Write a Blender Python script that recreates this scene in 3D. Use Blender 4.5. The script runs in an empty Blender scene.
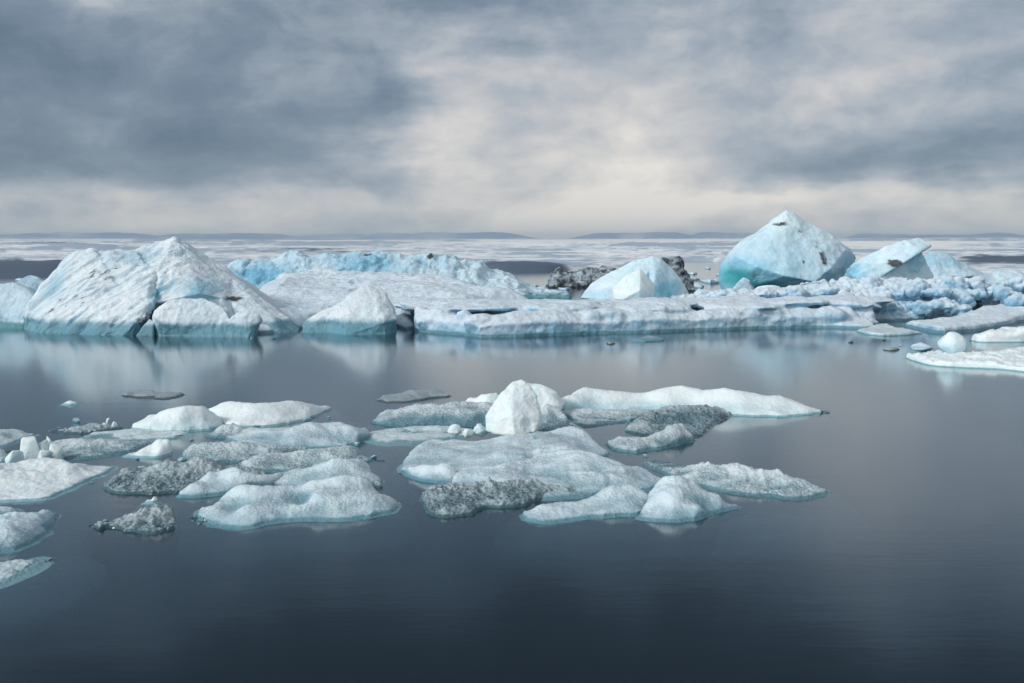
import bpy, bmesh, math, random
import numpy as np
from mathutils import Vector

random.seed(7)
sc = bpy.context.scene
COL = sc.collection

# ------------------------------------------------------------------ camera
H = 6.0; F = 887.0; HZ = 245.0
TH = math.atan((341.5 - HZ) / F)
cam_d = bpy.data.cameras.new("camera"); cam = bpy.data.objects.new("camera", cam_d); COL.objects.link(cam)
cam.location = (0, 0, H); cam.rotation_euler = (math.pi / 2 - TH, 0, 0)
cam_d.sensor_width = 36.0; cam_d.lens = 36.0 * F / 1024.0
cam_d.clip_start = 0.1; cam_d.clip_end = 80000
sc.camera = cam
cT, sT = math.cos(TH), math.sin(TH)

def ray(px, py):
    u = (px - 512.0) / F; v = (341.5 - py) / F
    return u, cT + v * sT, -sT + v * cT
def P(px, py, D):                      # point seen at a pixel, D metres ahead
    x, y, z = ray(px, py); t = D / y
    return (x * t, D, H + z * t)
def G(px, py, z=0.0):                  # point seen at a pixel on the level z
    x, y, zz = ray(px, py); t = (z - H) / zz
    return (x * t, y * t, z)

# ------------------------------------------------------------------ numpy noise
def _hash(ix, iy, iz, seed):
    h = (ix.astype(np.int64) * 374761393 + iy.astype(np.int64) * 668265263 + iz.astype(np.int64) * 2147483647 + seed * 1274126177) & 0xffffffff
    h = ((h ^ (h >> 13)) * 1274126177) & 0xffffffff
    h = ((h ^ (h >> 16)) * 2246822519) & 0xffffffff
    return ((h ^ (h >> 15)) & 0xffffff) / float(0xffffff)
def vnoise(p, seed=0):                 # smooth value noise, -1..1
    f = np.floor(p); t = p - f; t = t * t * t * (t * (t * 6 - 15) + 10)
    ix, iy, iz = f[:, 0], f[:, 1], f[:, 2]
    def c(a, b, d): return _hash(ix + a, iy + b, iz + d, seed)
    tx, ty, tz = t[:, 0], t[:, 1], t[:, 2]
    x00 = c(0,0,0) * (1 - tx) + c(1,0,0) * tx; x10 = c(0,1,0) * (1 - tx) + c(1,1,0) * tx
    x01 = c(0,0,1) * (1 - tx) + c(1,0,1) * tx; x11 = c(0,1,1) * (1 - tx) + c(1,1,1) * tx
    return ((x00 * (1 - ty) + x10 * ty) * (1 - tz) + (x01 * (1 - ty) + x11 * ty) * tz) * 2 - 1
def fbm(p, scale, octv=4, seed=0, gain=0.5):
    a = 1.0; s = np.zeros(len(p)); q = p / scale; n = 0
    for k in range(octv):
        s += a * vnoise(q + 17.3 * k, seed + k); n += a; a *= gain; q = q * 2.03
    return s / n
def billow(p, scale, octv=3, seed=0):
    a = 1.0; s = np.zeros(len(p)); q = p / scale; n = 0
    for k in range(octv):
        s += a * np.abs(vnoise(q + 9.1 * k, seed + k)); n += a; a *= 0.5; q = q * 2.03
    return s / n
def ridged(p, scale, octv=3, seed=0): return 1 - 2 * billow(p, scale, octv, seed)
def worley(p, scale, seed=0):          # F1 distance
    q = p / scale; f = np.floor(q); best = np.full(len(p), 9.0)
    for dx in (-1, 0, 1):
        for dy in (-1, 0, 1):
            for dz in (-1, 0, 1):
                ix, iy, iz = f[:, 0] + dx, f[:, 1] + dy, f[:, 2] + dz
                d = (ix + _hash(ix, iy, iz, seed) - q[:, 0]) ** 2 + (iy + _hash(ix, iy, iz, seed + 1) - q[:, 1]) ** 2 + (iz + _hash(ix, iy, iz, seed + 2) - q[:, 2]) ** 2
                best = np.minimum(best, d)
    return np.sqrt(best)

# ------------------------------------------------------------------ materials
def new_mat(name):
    m = bpy.data.materials.new(name); m.use_nodes = True
    nt = m.node_tree; nt.nodes.clear()
    return m, nt
class NT:
    def __init__(s, nt): s.nt = nt
    def n(s, typ, **kw):
        nd = s.nt.nodes.new(typ)
        for k, v in kw.items():
            if k.startswith('i_'):
                key = k[2:]; key = int(key) if key.isdigit() else key.replace('_', ' ')
                if hasattr(v, 'is_linked'): s.nt.links.new(v, nd.inputs[key])
                else: nd.inputs[key].default_value = v
            else: setattr(nd, k, v)
        return nd
    def math(s, op, a, b=None, clamp=False, c=None):
        nd = s.nt.nodes.new('ShaderNodeMath'); nd.operation = op; nd.use_clamp = clamp
        for i, v in enumerate((a, b, c)):
            if v is None: continue
            if hasattr(v, 'is_linked'): s.nt.links.new(v, nd.inputs[i])
            else: nd.inputs[i].default_value = v
        return nd.outputs[0]
    def vmath(s, op, a, b):
        nd = s.nt.nodes.new('ShaderNodeVectorMath'); nd.operation = op
        for i, v in enumerate((a, b)):
            if hasattr(v, 'is_linked'): s.nt.links.new(v, nd.inputs[i])
            else: nd.inputs[i].default_value = v
        return nd.outputs[0]
    def mix(s, f, a, b, blend='MIX'):
        nd = s.nt.nodes.new('ShaderNodeMix'); nd.data_type = 'RGBA'; nd.blend_type = blend; nd.clamp_factor = True
        for i, v in ((0, f), (6, a), (7, b)):
            if hasattr(v, 'is_linked'): s.nt.links.new(v, nd.inputs[i])
            elif i == 0: nd.inputs[0].default_value = v
            else: nd.inputs[i].default_value = (*v, 1)
        return nd.outputs[2]
    def noise(s, vec, scale, detail=4, rough=0.55, dist=0.0):
        nd = s.n('ShaderNodeTexNoise', i_Scale=scale, i_Detail=detail, i_Roughness=rough, i_Distortion=dist)
        s.nt.links.new(vec, nd.inputs['Vector']); return nd.outputs['Fac']
    def vor(s, vec, scale, feature='F1', out='Distance'):
        nd = s.n('ShaderNodeTexVoronoi', feature=feature, i_Scale=scale)
        s.nt.links.new(vec, nd.inputs['Vector']); return nd.outputs[out]
    def ramp(s, f, lo, hi):
        nd = s.n('ShaderNodeMapRange', i_1=lo, i_2=hi); nd.clamp = True; nd.interpolation_type = 'SMOOTHSTEP'
        s.nt.links.new(f, nd.inputs[0]); return nd.outputs[0]
    def link(s, a, b): s.nt.links.new(a, b)

def ice_mat(name, white, blue, steep=0.6, grain=0.0, gscale=20.0, bump=0.05, rough=0.45, wet=(0.12, 0.30, 0.34), wet_z=0.5,
            dark=(0.05, 0.09, 0.11), darkf=0.0, sss=0.25, patch=3.0, spec=0.5, glint=0.0, bias=0.0, crest=0.0, coat=0.0):
    m, nt = new_mat(name); N = NT(nt)
    geo = N.n('ShaderNodeNewGeometry'); pos = geo.outputs['Position']
    sep = N.n('ShaderNodeSeparateXYZ'); N.link(pos, sep.inputs[0])
    sn = N.n('ShaderNodeSeparateXYZ'); N.link(geo.outputs['Normal'], sn.inputs[0])
    n1 = N.noise(pos, 1.0 / patch, 5, 0.6, 0.4)
    n2 = N.noise(pos, 6.0 / patch, 5, 0.65, 0.6)
    # weathered white on level surfaces, blue on steep clean faces
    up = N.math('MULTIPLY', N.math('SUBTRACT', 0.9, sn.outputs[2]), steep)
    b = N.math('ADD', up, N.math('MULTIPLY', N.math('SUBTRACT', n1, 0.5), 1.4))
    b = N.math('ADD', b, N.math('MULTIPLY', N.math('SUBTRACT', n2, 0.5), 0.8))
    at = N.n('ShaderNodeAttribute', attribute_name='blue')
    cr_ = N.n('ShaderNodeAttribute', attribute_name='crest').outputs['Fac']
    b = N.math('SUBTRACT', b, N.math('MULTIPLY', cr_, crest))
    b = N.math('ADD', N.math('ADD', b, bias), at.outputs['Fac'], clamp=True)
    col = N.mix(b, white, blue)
    deep = N.ramp(at.outputs['Fac'], 0.9, 1.6)
    col = N.mix(deep, col, (0.055, 0.36, 0.43))
    # melt-polished band at the waterline
    zz = N.math('ADD', sep.outputs[2], N.math('MULTIPLY', N.math('SUBTRACT', n2, 0.5), wet_z * 0.8))
    wf = N.math('SUBTRACT', 1.0, N.ramp(zz, wet_z * 0.55, wet_z))
    wm = N.math('MULTIPLY', wf, 0.85)
    col = N.mix(wm, col, wet)
    h = N.noise(pos, gscale * 0.25, 6, 0.68)
    if grain > 0:
        v = N.vor(pos, gscale); v2 = N.noise(pos, gscale * 1.7, 4, 0.75)
        clump = N.noise(pos, gscale * 0.06 + 0.25, 4, 0.6, 0.5)
        spk = N.math('ADD', N.ramp(v2, 0.40, 0.60), N.math('MULTIPLY', N.math('SUBTRACT', clump, 0.5), 2.4))
        spk = N.math('ADD', spk, N.math('MULTIPLY', N.math('SUBTRACT', cr_, 0.4), crest), clamp=True)
        zone = N.ramp(N.noise(pos, 0.9, 3, .55, .8), .34, .54)
        dk = N.math('MULTIPLY', N.math('MULTIPLY', N.math('SUBTRACT', 1.0, spk), grain), N.math('ADD', N.math('MULTIPLY', zone, .75), .25))
        col = N.mix(dk, col, dark)
        hh = N.math('ADD', N.math('MULTIPLY', h, 0.6), N.math('MULTIPLY', N.math('ADD', N.math('MULTIPLY', v, 0.5), N.math('MULTIPLY', v2, 0.5)), N.math('ADD', N.math('MULTIPLY', zone, .85), .15)))
    else: hh = h
    if darkf > 0:
        dd = N.ramp(N.noise(pos, 2.2 / patch, 5, 0.6, 1.2), 0.62 - 0.3 * darkf, 0.62)
        col = N.mix(N.math('MULTIPLY', N.math('SUBTRACT', 1.0, dd), darkf), col, dark)
    di = N.n('ShaderNodeAttribute', attribute_name='dirt')
    dn = N.noise(pos, 1.6, 7, 0.75, 0.5)
    df = N.math('MULTIPLY', N.ramp(N.math('ADD', di.outputs['Fac'], N.math('SUBTRACT', dn, 0.5)), 0.45, 0.75), 0.93)
    col = N.mix(df, col, (0.035, 0.03, 0.026))
    bs = N.n('ShaderNodeBsdfPrincipled')
    N.link(col, bs.inputs['Base Color'])
    rr = N.math('SUBTRACT', rough, N.math('MULTIPLY', wf, 0.22))
    if glint > 0:
        g = N.ramp(N.vor(pos, gscale * 0.9, 'F1', 'Color'), 0.55, 0.9) if False else N.ramp(N.noise(pos, gscale * 1.1, 2, 0.5), 0.5, 0.72)
        rr = N.math('SUBTRACT', rr, N.math('MULTIPLY', g, glint), clamp=True)
    N.link(rr, bs.inputs['Roughness'])
    bs.inputs['IOR'].default_value = 1.31
    bs.inputs['Specular IOR Level'].default_value = spec
    bs.inputs['Subsurface Weight'].default_value = sss
    bs.inputs['Subsurface Radius'].default_value = (0.25, 0.7, 1.0)
    bs.inputs['Subsurface Scale'].default_value = 0.35
    bs.inputs['Coat Weight'].default_value = coat; bs.inputs['Coat Roughness'].default_value = 0.12; bs.inputs['Coat IOR'].default_value = 1.31
    bp = N.n('ShaderNodeBump', i_Strength=0.9, i_Distance=bump); N.link(hh, bp.inputs['Height'])
    N.link(bp.outputs[0], bs.inputs['Normal'])
    out = N.n('ShaderNodeOutputMaterial'); N.link(bs.outputs[0], out.inputs[0])
    return m

M = {}
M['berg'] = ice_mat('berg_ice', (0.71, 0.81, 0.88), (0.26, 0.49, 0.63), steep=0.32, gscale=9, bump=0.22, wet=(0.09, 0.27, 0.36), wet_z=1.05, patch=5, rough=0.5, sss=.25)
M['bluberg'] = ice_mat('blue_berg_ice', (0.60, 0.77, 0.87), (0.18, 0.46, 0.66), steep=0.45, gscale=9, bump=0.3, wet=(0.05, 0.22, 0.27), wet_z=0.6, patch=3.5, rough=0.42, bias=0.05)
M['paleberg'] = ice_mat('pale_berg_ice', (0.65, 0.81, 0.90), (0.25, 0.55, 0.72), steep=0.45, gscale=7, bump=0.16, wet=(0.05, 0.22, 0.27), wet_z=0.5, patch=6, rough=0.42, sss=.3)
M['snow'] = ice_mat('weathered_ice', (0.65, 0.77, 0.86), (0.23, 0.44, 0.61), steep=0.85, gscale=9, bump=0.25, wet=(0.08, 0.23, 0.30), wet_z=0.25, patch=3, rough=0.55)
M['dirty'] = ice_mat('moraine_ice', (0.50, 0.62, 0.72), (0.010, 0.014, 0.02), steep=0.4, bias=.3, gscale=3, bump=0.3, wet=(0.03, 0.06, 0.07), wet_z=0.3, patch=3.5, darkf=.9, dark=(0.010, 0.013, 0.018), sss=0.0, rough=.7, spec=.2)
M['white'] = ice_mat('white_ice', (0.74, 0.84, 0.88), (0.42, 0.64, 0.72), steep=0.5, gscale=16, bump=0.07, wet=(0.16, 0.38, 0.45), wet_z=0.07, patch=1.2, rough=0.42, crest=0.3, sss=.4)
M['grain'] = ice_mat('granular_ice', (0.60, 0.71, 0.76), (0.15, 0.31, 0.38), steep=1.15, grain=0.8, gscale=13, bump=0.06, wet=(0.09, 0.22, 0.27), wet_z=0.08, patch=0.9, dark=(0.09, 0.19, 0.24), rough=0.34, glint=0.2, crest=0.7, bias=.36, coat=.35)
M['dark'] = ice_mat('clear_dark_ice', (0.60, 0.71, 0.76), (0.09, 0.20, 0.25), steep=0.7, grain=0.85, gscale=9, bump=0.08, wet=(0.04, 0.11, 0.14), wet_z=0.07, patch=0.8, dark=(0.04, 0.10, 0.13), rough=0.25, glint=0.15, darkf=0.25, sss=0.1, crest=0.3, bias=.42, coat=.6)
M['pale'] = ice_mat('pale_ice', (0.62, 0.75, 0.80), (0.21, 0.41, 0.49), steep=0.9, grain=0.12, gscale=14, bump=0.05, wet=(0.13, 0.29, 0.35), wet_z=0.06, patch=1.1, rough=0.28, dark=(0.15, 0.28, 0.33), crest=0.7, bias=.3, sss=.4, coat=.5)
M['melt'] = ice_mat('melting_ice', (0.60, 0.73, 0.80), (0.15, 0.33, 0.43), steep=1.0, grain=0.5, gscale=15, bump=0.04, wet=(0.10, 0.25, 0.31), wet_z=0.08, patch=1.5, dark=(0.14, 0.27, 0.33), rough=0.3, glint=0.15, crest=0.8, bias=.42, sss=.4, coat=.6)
M['grey'] = ice_mat('grey_ice', (0.34, 0.42, 0.46), (0.06, 0.12, 0.15), steep=0.8, grain=0.3, gscale=14, bump=0.03, wet=(0.04, 0.07, 0.08), wet_z=0.06, patch=0.8, rough=0.3, sss=0.0, crest=0.5, coat=.5)

# ------------------------------------------------------------------ object helpers
def tag(o, label=None, cat=None, group=None, kind=None):
    if label: o['label'] = label
    if cat: o['category'] = cat
    if group: o['group'] = group
    if kind: o['kind'] = kind
    return o

def mesh_obj(name, V, Fc, mat, smooth=True, attrs=None):
    me = bpy.data.meshes.new(name)
    V = np.asarray(V, dtype=np.float32); Fc = np.asarray(Fc, dtype=np.int32)
    k = Fc.shape[1]
    me.vertices.add(len(V)); me.vertices.foreach_set('co', V.ravel())
    me.loops.add(Fc.size); me.loops.foreach_set('vertex_index', Fc.ravel())
    me.polygons.add(len(Fc)); me.polygons.foreach_set('loop_start', np.arange(0, Fc.size, k, dtype=np.int32))
    me.update(calc_edges=True); me.validate()
    me.polygons.foreach_set('use_smooth', np.full(len(me.polygons), smooth))
    for an, av in (attrs or {}).items():
        a = me.attributes.new(an, 'FLOAT', 'POINT'); a.data.foreach_set('value', np.asarray(av, dtype=np.float32))
    me.materials.append(mat)
    o = bpy.data.objects.new(name, me); COL.objects.link(o)
    return o

def recenter(o):                       # origin at the base of the thing
    me = o.data; n = len(me.vertices); co = np.empty(n * 3, dtype=np.float32); me.vertices.foreach_get('co', co); co = co.reshape(-1, 3)
    c = np.array([(co[:, 0].min() + co[:, 0].max()) / 2, (co[:, 1].min() + co[:, 1].max()) / 2, 0.0], dtype=np.float32)
    co -= c; me.vertices.foreach_set('co', co.ravel()); me.update(); o.location = [float(a) for a in c]

def spot_attr(co, spots):              # spots: (point, (rx, rz) or r, strength)
    a = np.zeros(len(co))
    for pt, r, s in spots:
        rx, ry, rz = r if isinstance(r, tuple) else (r, r, r)
        d = ((co[:, 0] - pt[0]) / rx) ** 2 + ((co[:, 1] - pt[1]) / ry) ** 2 + ((co[:, 2] - pt[2]) / rz) ** 2
        a = np.maximum(a, s * np.exp(-d))
    return a

# ---- bergs: union of faceted blocks, remeshed, weathered
def back_copies(pts, t, sx=0.75, sz=0.7):
    c = sum(p[0] for p in pts) / len(pts)
    return [(c + (p[0] - c) * sx, p[1] + t, p[2] * sz if p[2] > 0 else p[2]) for p in pts]
def hull(pts, t=3.0, sx=0.75, sz=0.7, sink=0.9):
    """pts: (px, py, D) or (px, py) on the waterline."""
    w = []
    for p in pts:
        if len(p) == 2:
            g = G(p[0], p[1]); w.append((g[0], g[1], 0.0)); w.append((g[0], g[1] + 0.25, -sink))
        else: w.append(P(*p))
    return w + back_copies(w, t, sx, sz)
def ridge(sil, D, tf, tb, shoulder=0.55):
    out = []
    for a, b in zip(sil[:-1], sil[1:]):
        pts = []
        for q in (a, b):
            d = q[2] if len(q) > 2 else D
            x, y, z = P(q[0], q[1], d)
            pts += [(x, y - 0.1 * tf, z), (x, y + 0.15 * tb, z * 0.97), (x, y - shoulder * tf, z * 0.62), (x, y + shoulder * tb, z * 0.6),
                    (x, y - tf, -0.8), (x, y + tb, -0.8), (x, y - 0.93 * tf, 0.15)]
        out.append(pts)
    return out

def berg(name, hulls, mat, label, cat='iceberg', group=None, vox=0.1, smooth_it=4, amps=((2.0, .25), (0.5, .06)), streak=None,
         rid=0.0, rid_s=2.0, dirt=(), blue=(), bands=0.0, flat=False, seed=1, bil=0.0, bil_s=1.0, cut=0.0, cracks=(), cell=0.0, cell_s=.7):
    bm = bmesh.new()
    for h in hulls:
        vs = [bm.verts.new(p) for p in h]
        r = bmesh.ops.convex_hull(bm, input=vs)
        junk = [g for g in r['geom_interior'] if isinstance(g, bmesh.types.BMVert)] + [g for g in r['geom_unused'] if isinstance(g, bmesh.types.BMVert)]
        bmesh.ops.delete(bm, geom=list(set(junk)), context='VERTS')
    bmesh.ops.recalc_face_normals(bm, faces=bm.faces)
    tm = bpy.data.meshes.new('tmp'); bm.to_mesh(tm); bm.free()
    to = bpy.data.objects.new('tmp', tm); COL.objects.link(to)
    md = to.modifiers.new('r', 'REMESH'); md.mode = 'VOXEL'; md.voxel_size = vox; md.use_smooth_shade = True
    if smooth_it:
        ms = to.modifiers.new('s', 'SMOOTH'); ms.iterations = smooth_it; ms.factor = 0.5
    dg = bpy.context.evaluated_depsgraph_get(); dg.update()
    me = bpy.data.meshes.new_from_object(to.evaluated_get(dg))
    bpy.data.objects.remove(to); bpy.data.meshes.remove(tm)
    me.name = name
    n = len(me.vertices); co = np.empty(n * 3, dtype=np.float32); me.vertices.foreach_get('co', co); co = co.reshape(-1, 3).astype(float)
    no = np.empty(n * 3, dtype=np.float32); me.vertex_normals.foreach_get('vector', no); no = no.reshape(-1, 3).astype(float)
    d = np.zeros(n)
    for k, (s, a) in enumerate(amps): d += a * fbm(co, s, 3, seed * 7 + k)
    if rid: d += rid * ridged(co, rid_s, 3, seed + 40)
    if bil: d += bil * (billow(co, bil_s, 2, seed + 60) * 2 - 0.6)
    if cell: d += cell * (1.1 - 1.7 * worley(co + .3 * cell_s * fbm(co, cell_s, 2, 3)[:, None], cell_s, seed + 21)) + .35 * cell * (1.1 - 1.7 * worley(co, cell_s * .4, seed + 22))
    if streak:
        (dx, dy, dz), sl, ss, a = streak
        u = np.array([dx, dy, dz]); u = u / np.linalg.norm(u)
        along = co @ u; perp = co - along[:, None] * u
        q = perp / ss + (along / sl)[:, None] * u
        a = a * (1 - .75 * np.clip((co[:, 0] - P(165, 280, 63)[0]) / 1.5, 0, 1))
        d += a * (fbm(q, 1.0, 4, seed + 80)) - a * 0.8 * np.maximum(0, ridged(q, 1.7, 2, seed + 90) - 0.45)
    if cut:                            # melt notch just above the waterline
        z = co[:, 2]; d -= cut * np.exp(-((z - 0.35) / 0.42) ** 4) * (0.6 + 0.4 * fbm(co, 2.5, 2, seed + 5))
    co2 = co + no * d[:, None]
    for (pa, pb, cw, cd) in cracks:    # narrow vertical clefts in the camera-side face
        t_ = np.clip((co[:, 2] - pa[2]) / (pb[2] - pa[2]), -1, 2); cxx = pa[0] + (pb[0] - pa[0]) * np.clip(t_, 0, 1) + .06 * fbm(co, .8, 2, 5)
        f_ = np.exp(-((co[:, 0] - cxx) / cw) ** 2) * np.clip(1.3 - 2.2 * np.abs(t_ - .5), 0, 1) * (no[:, 1] < .2)
        co2[:, 1] += cd * f_
    me.vertices.foreach_set('co', co2.astype(np.float32).ravel()); me.update()
    extra = {'dirt': 0, 'blue': 0}
    if streak and bands:
        q2 = perp / (ss * .45) + (along / (sl * .8))[:, None] * u
        bn = ridged(q2, 1.0, 3, seed + 97); extra['dirt'] = (1 - .5 * np.clip((co[:, 0] - P(175, 280, 63)[0]) / 1.5, 0, 1)) * bands * np.clip(bn * 1.6 - .35, 0, 1) * (.7 + .5 * fbm(co, 4, 2, seed + 99)) * (co[:, 2] > .9)
        extra['blue'] = .45 * np.clip(fbm(q2 + 31, 1.4, 3, seed + 98) * 2 - .2, 0, 1)
    for an, sp in (('dirt', dirt), ('blue', blue)):
        a = me.attributes.new(an, 'FLOAT', 'POINT'); a.data.foreach_set('value', (spot_attr(co, sp) + extra[an]).astype(np.float32))
    me.polygons.foreach_set('use_smooth', np.full(len(me.polygons), not flat))
    me.materials.clear(); me.materials.append(M[mat])
    o = bpy.data.objects.new(name, me); COL.objects.link(o); tag(o, label, cat, group); recenter(o)
    return o

# ---- floes: a slab with its own height field above the waterline and a submerged foot
def poly_sd(px, py, poly):
    d = np.full(len(px), 1e9); inside = np.zeros(len(px), bool); n = len(poly)
    for i in range(n):
        x0, y0 = poly[i]; x1, y1 = poly[(i + 1) % n]
        ex, ey = x1 - x0, y1 - y0; L = ex * ex + ey * ey + 1e-12
        t = np.clip(((px - x0) * ex + (py - y0) * ey) / L, 0, 1)
        d = np.minimum(d, (px - x0 - t * ex) ** 2 + (py - y0 - t * ey) ** 2)
        c = ((y0 > py) != (y1 > py)) & (px < (x1 - x0) * (py - y0) / (y1 - y0 + 1e-12) + x0)
        inside ^= c
    d = np.sqrt(d); return np.where(inside, d, -d)

def floe(name, front, back, mat, label, cat='ice floe', group=None, edge=0.15, inner=(), w=0.35, skirt=0.35, drop=0.7, rough=0.04, rscale=0.5,
         fine=0.012, fscale=0.08, warp=0.15, bil=0.0, bil_s=1.0, rid=0.0, rid_s=1.0, res=1.25, dirt=(), blue=(), seed=1, pw=3.6, flow=None, under=0.4, sunk=0.0, grow=.16):
    ctrl = []; poly = []
    fg = [G(p[0], p[1]) for p in front]; fpx = [p[0] for p in front]; fD = [g[1] for g in fg]
    near = fD[0] < 45; wid = abs(fg[-1][0] - fg[0][0]); mind = min(1.5, .35 * wid) if near else 0
    def fit(p, h, k):                  # lower a point that would overhang the front edge
        if near:
            D0 = float(np.interp(p[0], fpx, fD)) + mind * k; hmax = P(p[0], p[1], D0)[2]
            h = min(h, max(hmax, .02))
        return h
    for p, g in zip(front, fg):
        e = (p[2] if len(p) > 2 else edge) * (.42 if near else 1); poly.append(g[:2]); ctrl.append((g[0], g[1], e))
    for p in back:
        ends = min(abs(p[0] - fpx[0]), abs(p[0] - fpx[-1])) < .08 * abs(fpx[-1] - fpx[0])
        h = fit(p, p[2] if len(p) > 2 else edge, .25 if ends else 1)
        g = G(p[0], p[1], h); poly.append(g[:2]); ctrl.append((g[0], g[1], h))
    for p in inner:
        g = G(p[0], p[1], fit(p, p[2], .4)); ctrl.append(g)
    ctrl = np.array(ctrl); q = np.array(poly); pp = []
    for i in range(len(q)):            # rounded outline through the points
        p0, p1, p2, p3_ = q[i - 1], q[i], q[(i + 1) % len(q)], q[(i + 2) % len(q)]
        for t in (0, .34, .67):
            pp.append(.5 * (2 * p1 + (p2 - p0) * t + (2 * p0 - 5 * p1 + 4 * p2 - p3_) * t * t + (3 * p1 - p0 - 3 * p2 + p3_) * t ** 3))
    poly = np.array(pp)
    spac = np.linalg.norm(q - np.roll(q, 1, 0), axis=1).mean()
    Dm = poly[:, 1].mean(); dx = Dm / F * res; dy = dx * 1.5
    x0, x1 = poly[:, 0].min() - skirt - .2, poly[:, 0].max() + skirt + .2
    y0, y1 = poly[:, 1].min() - skirt - .2, poly[:, 1].max() + skirt + .2
    nx, ny = int((x1 - x0) / dx) + 2, int((y1 - y0) / dy) + 2
    X, Y = np.meshgrid(x0 + np.arange(nx) * dx, y0 + np.arange(ny) * dy); x = X.ravel(); y = Y.ravel()
    p3 = np.stack([x, y, np.zeros_like(x) + seed * 3.7], 1)
    # irregular outline
    wx = warp * fbm(p3, 7 * warp + .05, 2, seed); wy = warp * fbm(p3, 7 * warp + .05, 2, seed + 11)
    if near: wx = wx + .35 * warp * ridged(p3, 3.2 * warp + .05, 2, seed + 13); wy = wy + .5 * warp * ridged(p3, 3.2 * warp + .05, 2, seed + 14)
    sd = poly_sd(x + wx, y + wy, poly) + (grow if near and wid > .8 else 0)
    sg = sd.reshape(ny, nx); e_ = min(.22 * w, .35 * sg.max()); mk0 = sg > 0; mk = sg > e_; cur = np.zeros_like(mk); cur.flat[np.argmax(sd)] = True; last = 0
    while True:                        # keep the one piece that hangs together
        for _ in range(12):
            g_ = cur.copy(); g_[1:] |= cur[:-1]; g_[:-1] |= cur[1:]; g_[:, 1:] |= cur[:, :-1]; g_[:, :-1] |= cur[:, 1:]; cur = g_ & mk
        if cur.sum() == last: break
        last = cur.sum()
    for _ in range(int(e_ * 1.5 / dx) + 1):
        g_ = cur.copy(); g_[1:] |= cur[:-1]; g_[:-1] |= cur[1:]; g_[:, 1:] |= cur[:, :-1]; g_[:, :-1] |= cur[:, 1:]; cur = g_ & mk0
    sd = np.where((sg > 0) & ~cur, -0.5 * skirt - sg, sg).ravel()
    # height from the control points
    num = np.zeros_like(x); den = np.zeros_like(x)
    for cx, cy, cz in ctrl:
        wgt = 1.0 / (((x - cx) ** 2 + (y - cy) ** 2) + (.42 * spac) ** 2) ** (pw / 2); num += wgt * cz; den += wgt
    Hh = num / den
    t = np.clip(sd / w, 0, 1); prof = np.sqrt(1 - (1 - t) ** 2)
    z = Hh * prof
    amp = np.clip(sd / w, 0, 1) * (0.35 + 0.65 * np.clip(Hh / (edge + .05), 0, 1.5))
    z += amp * rough * fbm(p3, rscale, 4, seed + 3)
    if bil: z += amp * bil * (billow(p3, bil_s, 3, seed + 4) * 2 - 0.7)
    if rid: z += amp * rid * ridged(p3, rid_s, 3, seed + 5)
    if flow:
        (ux, uy), sl, ss, a = flow; al = x * ux + y * uy; pe = -x * uy + y * ux
        z += amp * a * ridged(np.stack([al / sl, pe / ss, p3[:, 2]], 1), 1.0, 3, seed + 6)
    if fine: z += np.clip(sd / (w * .5) + .3, 0, 1) * fine * (1.6 * (0.5 - worley(p3, fscale, seed + 7)) + fbm(p3, fscale * .6, 2, seed + 8))
    z = np.where(sd > 0, np.maximum(z, 0.012), 0)
    if sunk: z = np.where(sd > 0, .012 + .06 * fbm(p3, .9, 3, seed) - .02, 0)
    out = np.clip(-sd / skirt, 0, 1)
    z = np.where(sd > 0, z, 0.012 - drop * (out ** (1.7 if near else .8)) + 0.03 * fbm(p3, .3, 2, seed + 9) * out)
    gy, gx = np.gradient(sd.reshape(ny, nx), dy, dx); gx, gy = gx.ravel(), gy.ravel(); gn = np.sqrt(gx * gx + gy * gy) + 1e-6
    uc = under * w * np.clip(1 - np.maximum(sd, 0) / (0.4 * w), 0, 1) * (0.8 + 0.5 * fbm(p3, .8, 2, seed + 12)) * np.clip(1 - out * 1.5, 0, 1)
    x = x + uc * gx / gn; y = y + uc * gy / gn
    z = z - sunk
    keep = (sd > -skirt).reshape(ny, nx)
    cell = keep[:-1, :-1] & keep[1:, :-1] & keep[:-1, 1:] & keep[1:, 1:]
    idx = np.arange(nx * ny).reshape(ny, nx)
    a = idx[:-1, :-1][cell]; b = idx[:-1, 1:][cell]; c = idx[1:, 1:][cell]; d = idx[1:, :-1][cell]
    top = np.stack([a, b, c, d], 1); NV = nx * ny
    bot = np.stack([a, d, c, b], 1) + NV
    cp = np.pad(cell, 1); sides = []
    for (oy, ox, i0, i1) in ((-1, 0, 'a', 'b'), (0, 1, 'b', 'c'), (1, 0, 'c', 'd'), (0, -1, 'd', 'a')):
        nb = cp[1 + oy: 1 + oy + cell.shape[0], 1 + ox: 1 + ox + cell.shape[1]]
        mk = cell & ~nb
        arr = {'a': idx[:-1, :-1], 'b': idx[:-1, 1:], 'c': idx[1:, 1:], 'd': idx[1:, :-1]}
        p, q = arr[i0][mk], arr[i1][mk]
        sides.append(np.stack([q, p, p + NV, q + NV], 1))
    Fc = np.concatenate([top, bot] + sides)
    V = np.concatenate([np.stack([x, y, z], 1), np.stack([x, y, np.full_like(x, -drop - 0.25)], 1)])
    used = np.unique(Fc); re = np.full(len(V), -1); re[used] = np.arange(len(used)); V = V[used]; Fc = re[Fc]
    def blur(q, n):
        for ax in (0, 1):
            c_ = np.cumsum(np.pad(q, [(n + 1, n) if k == ax else (0, 0) for k in (0, 1)], mode='edge'), axis=ax)
            q = (c_[2 * n + 1:] - c_[:-2 * n - 1]) / (2 * n + 1) if ax == 0 else (c_[:, 2 * n + 1:] - c_[:, :-2 * n - 1]) / (2 * n + 1)
        return q
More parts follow.
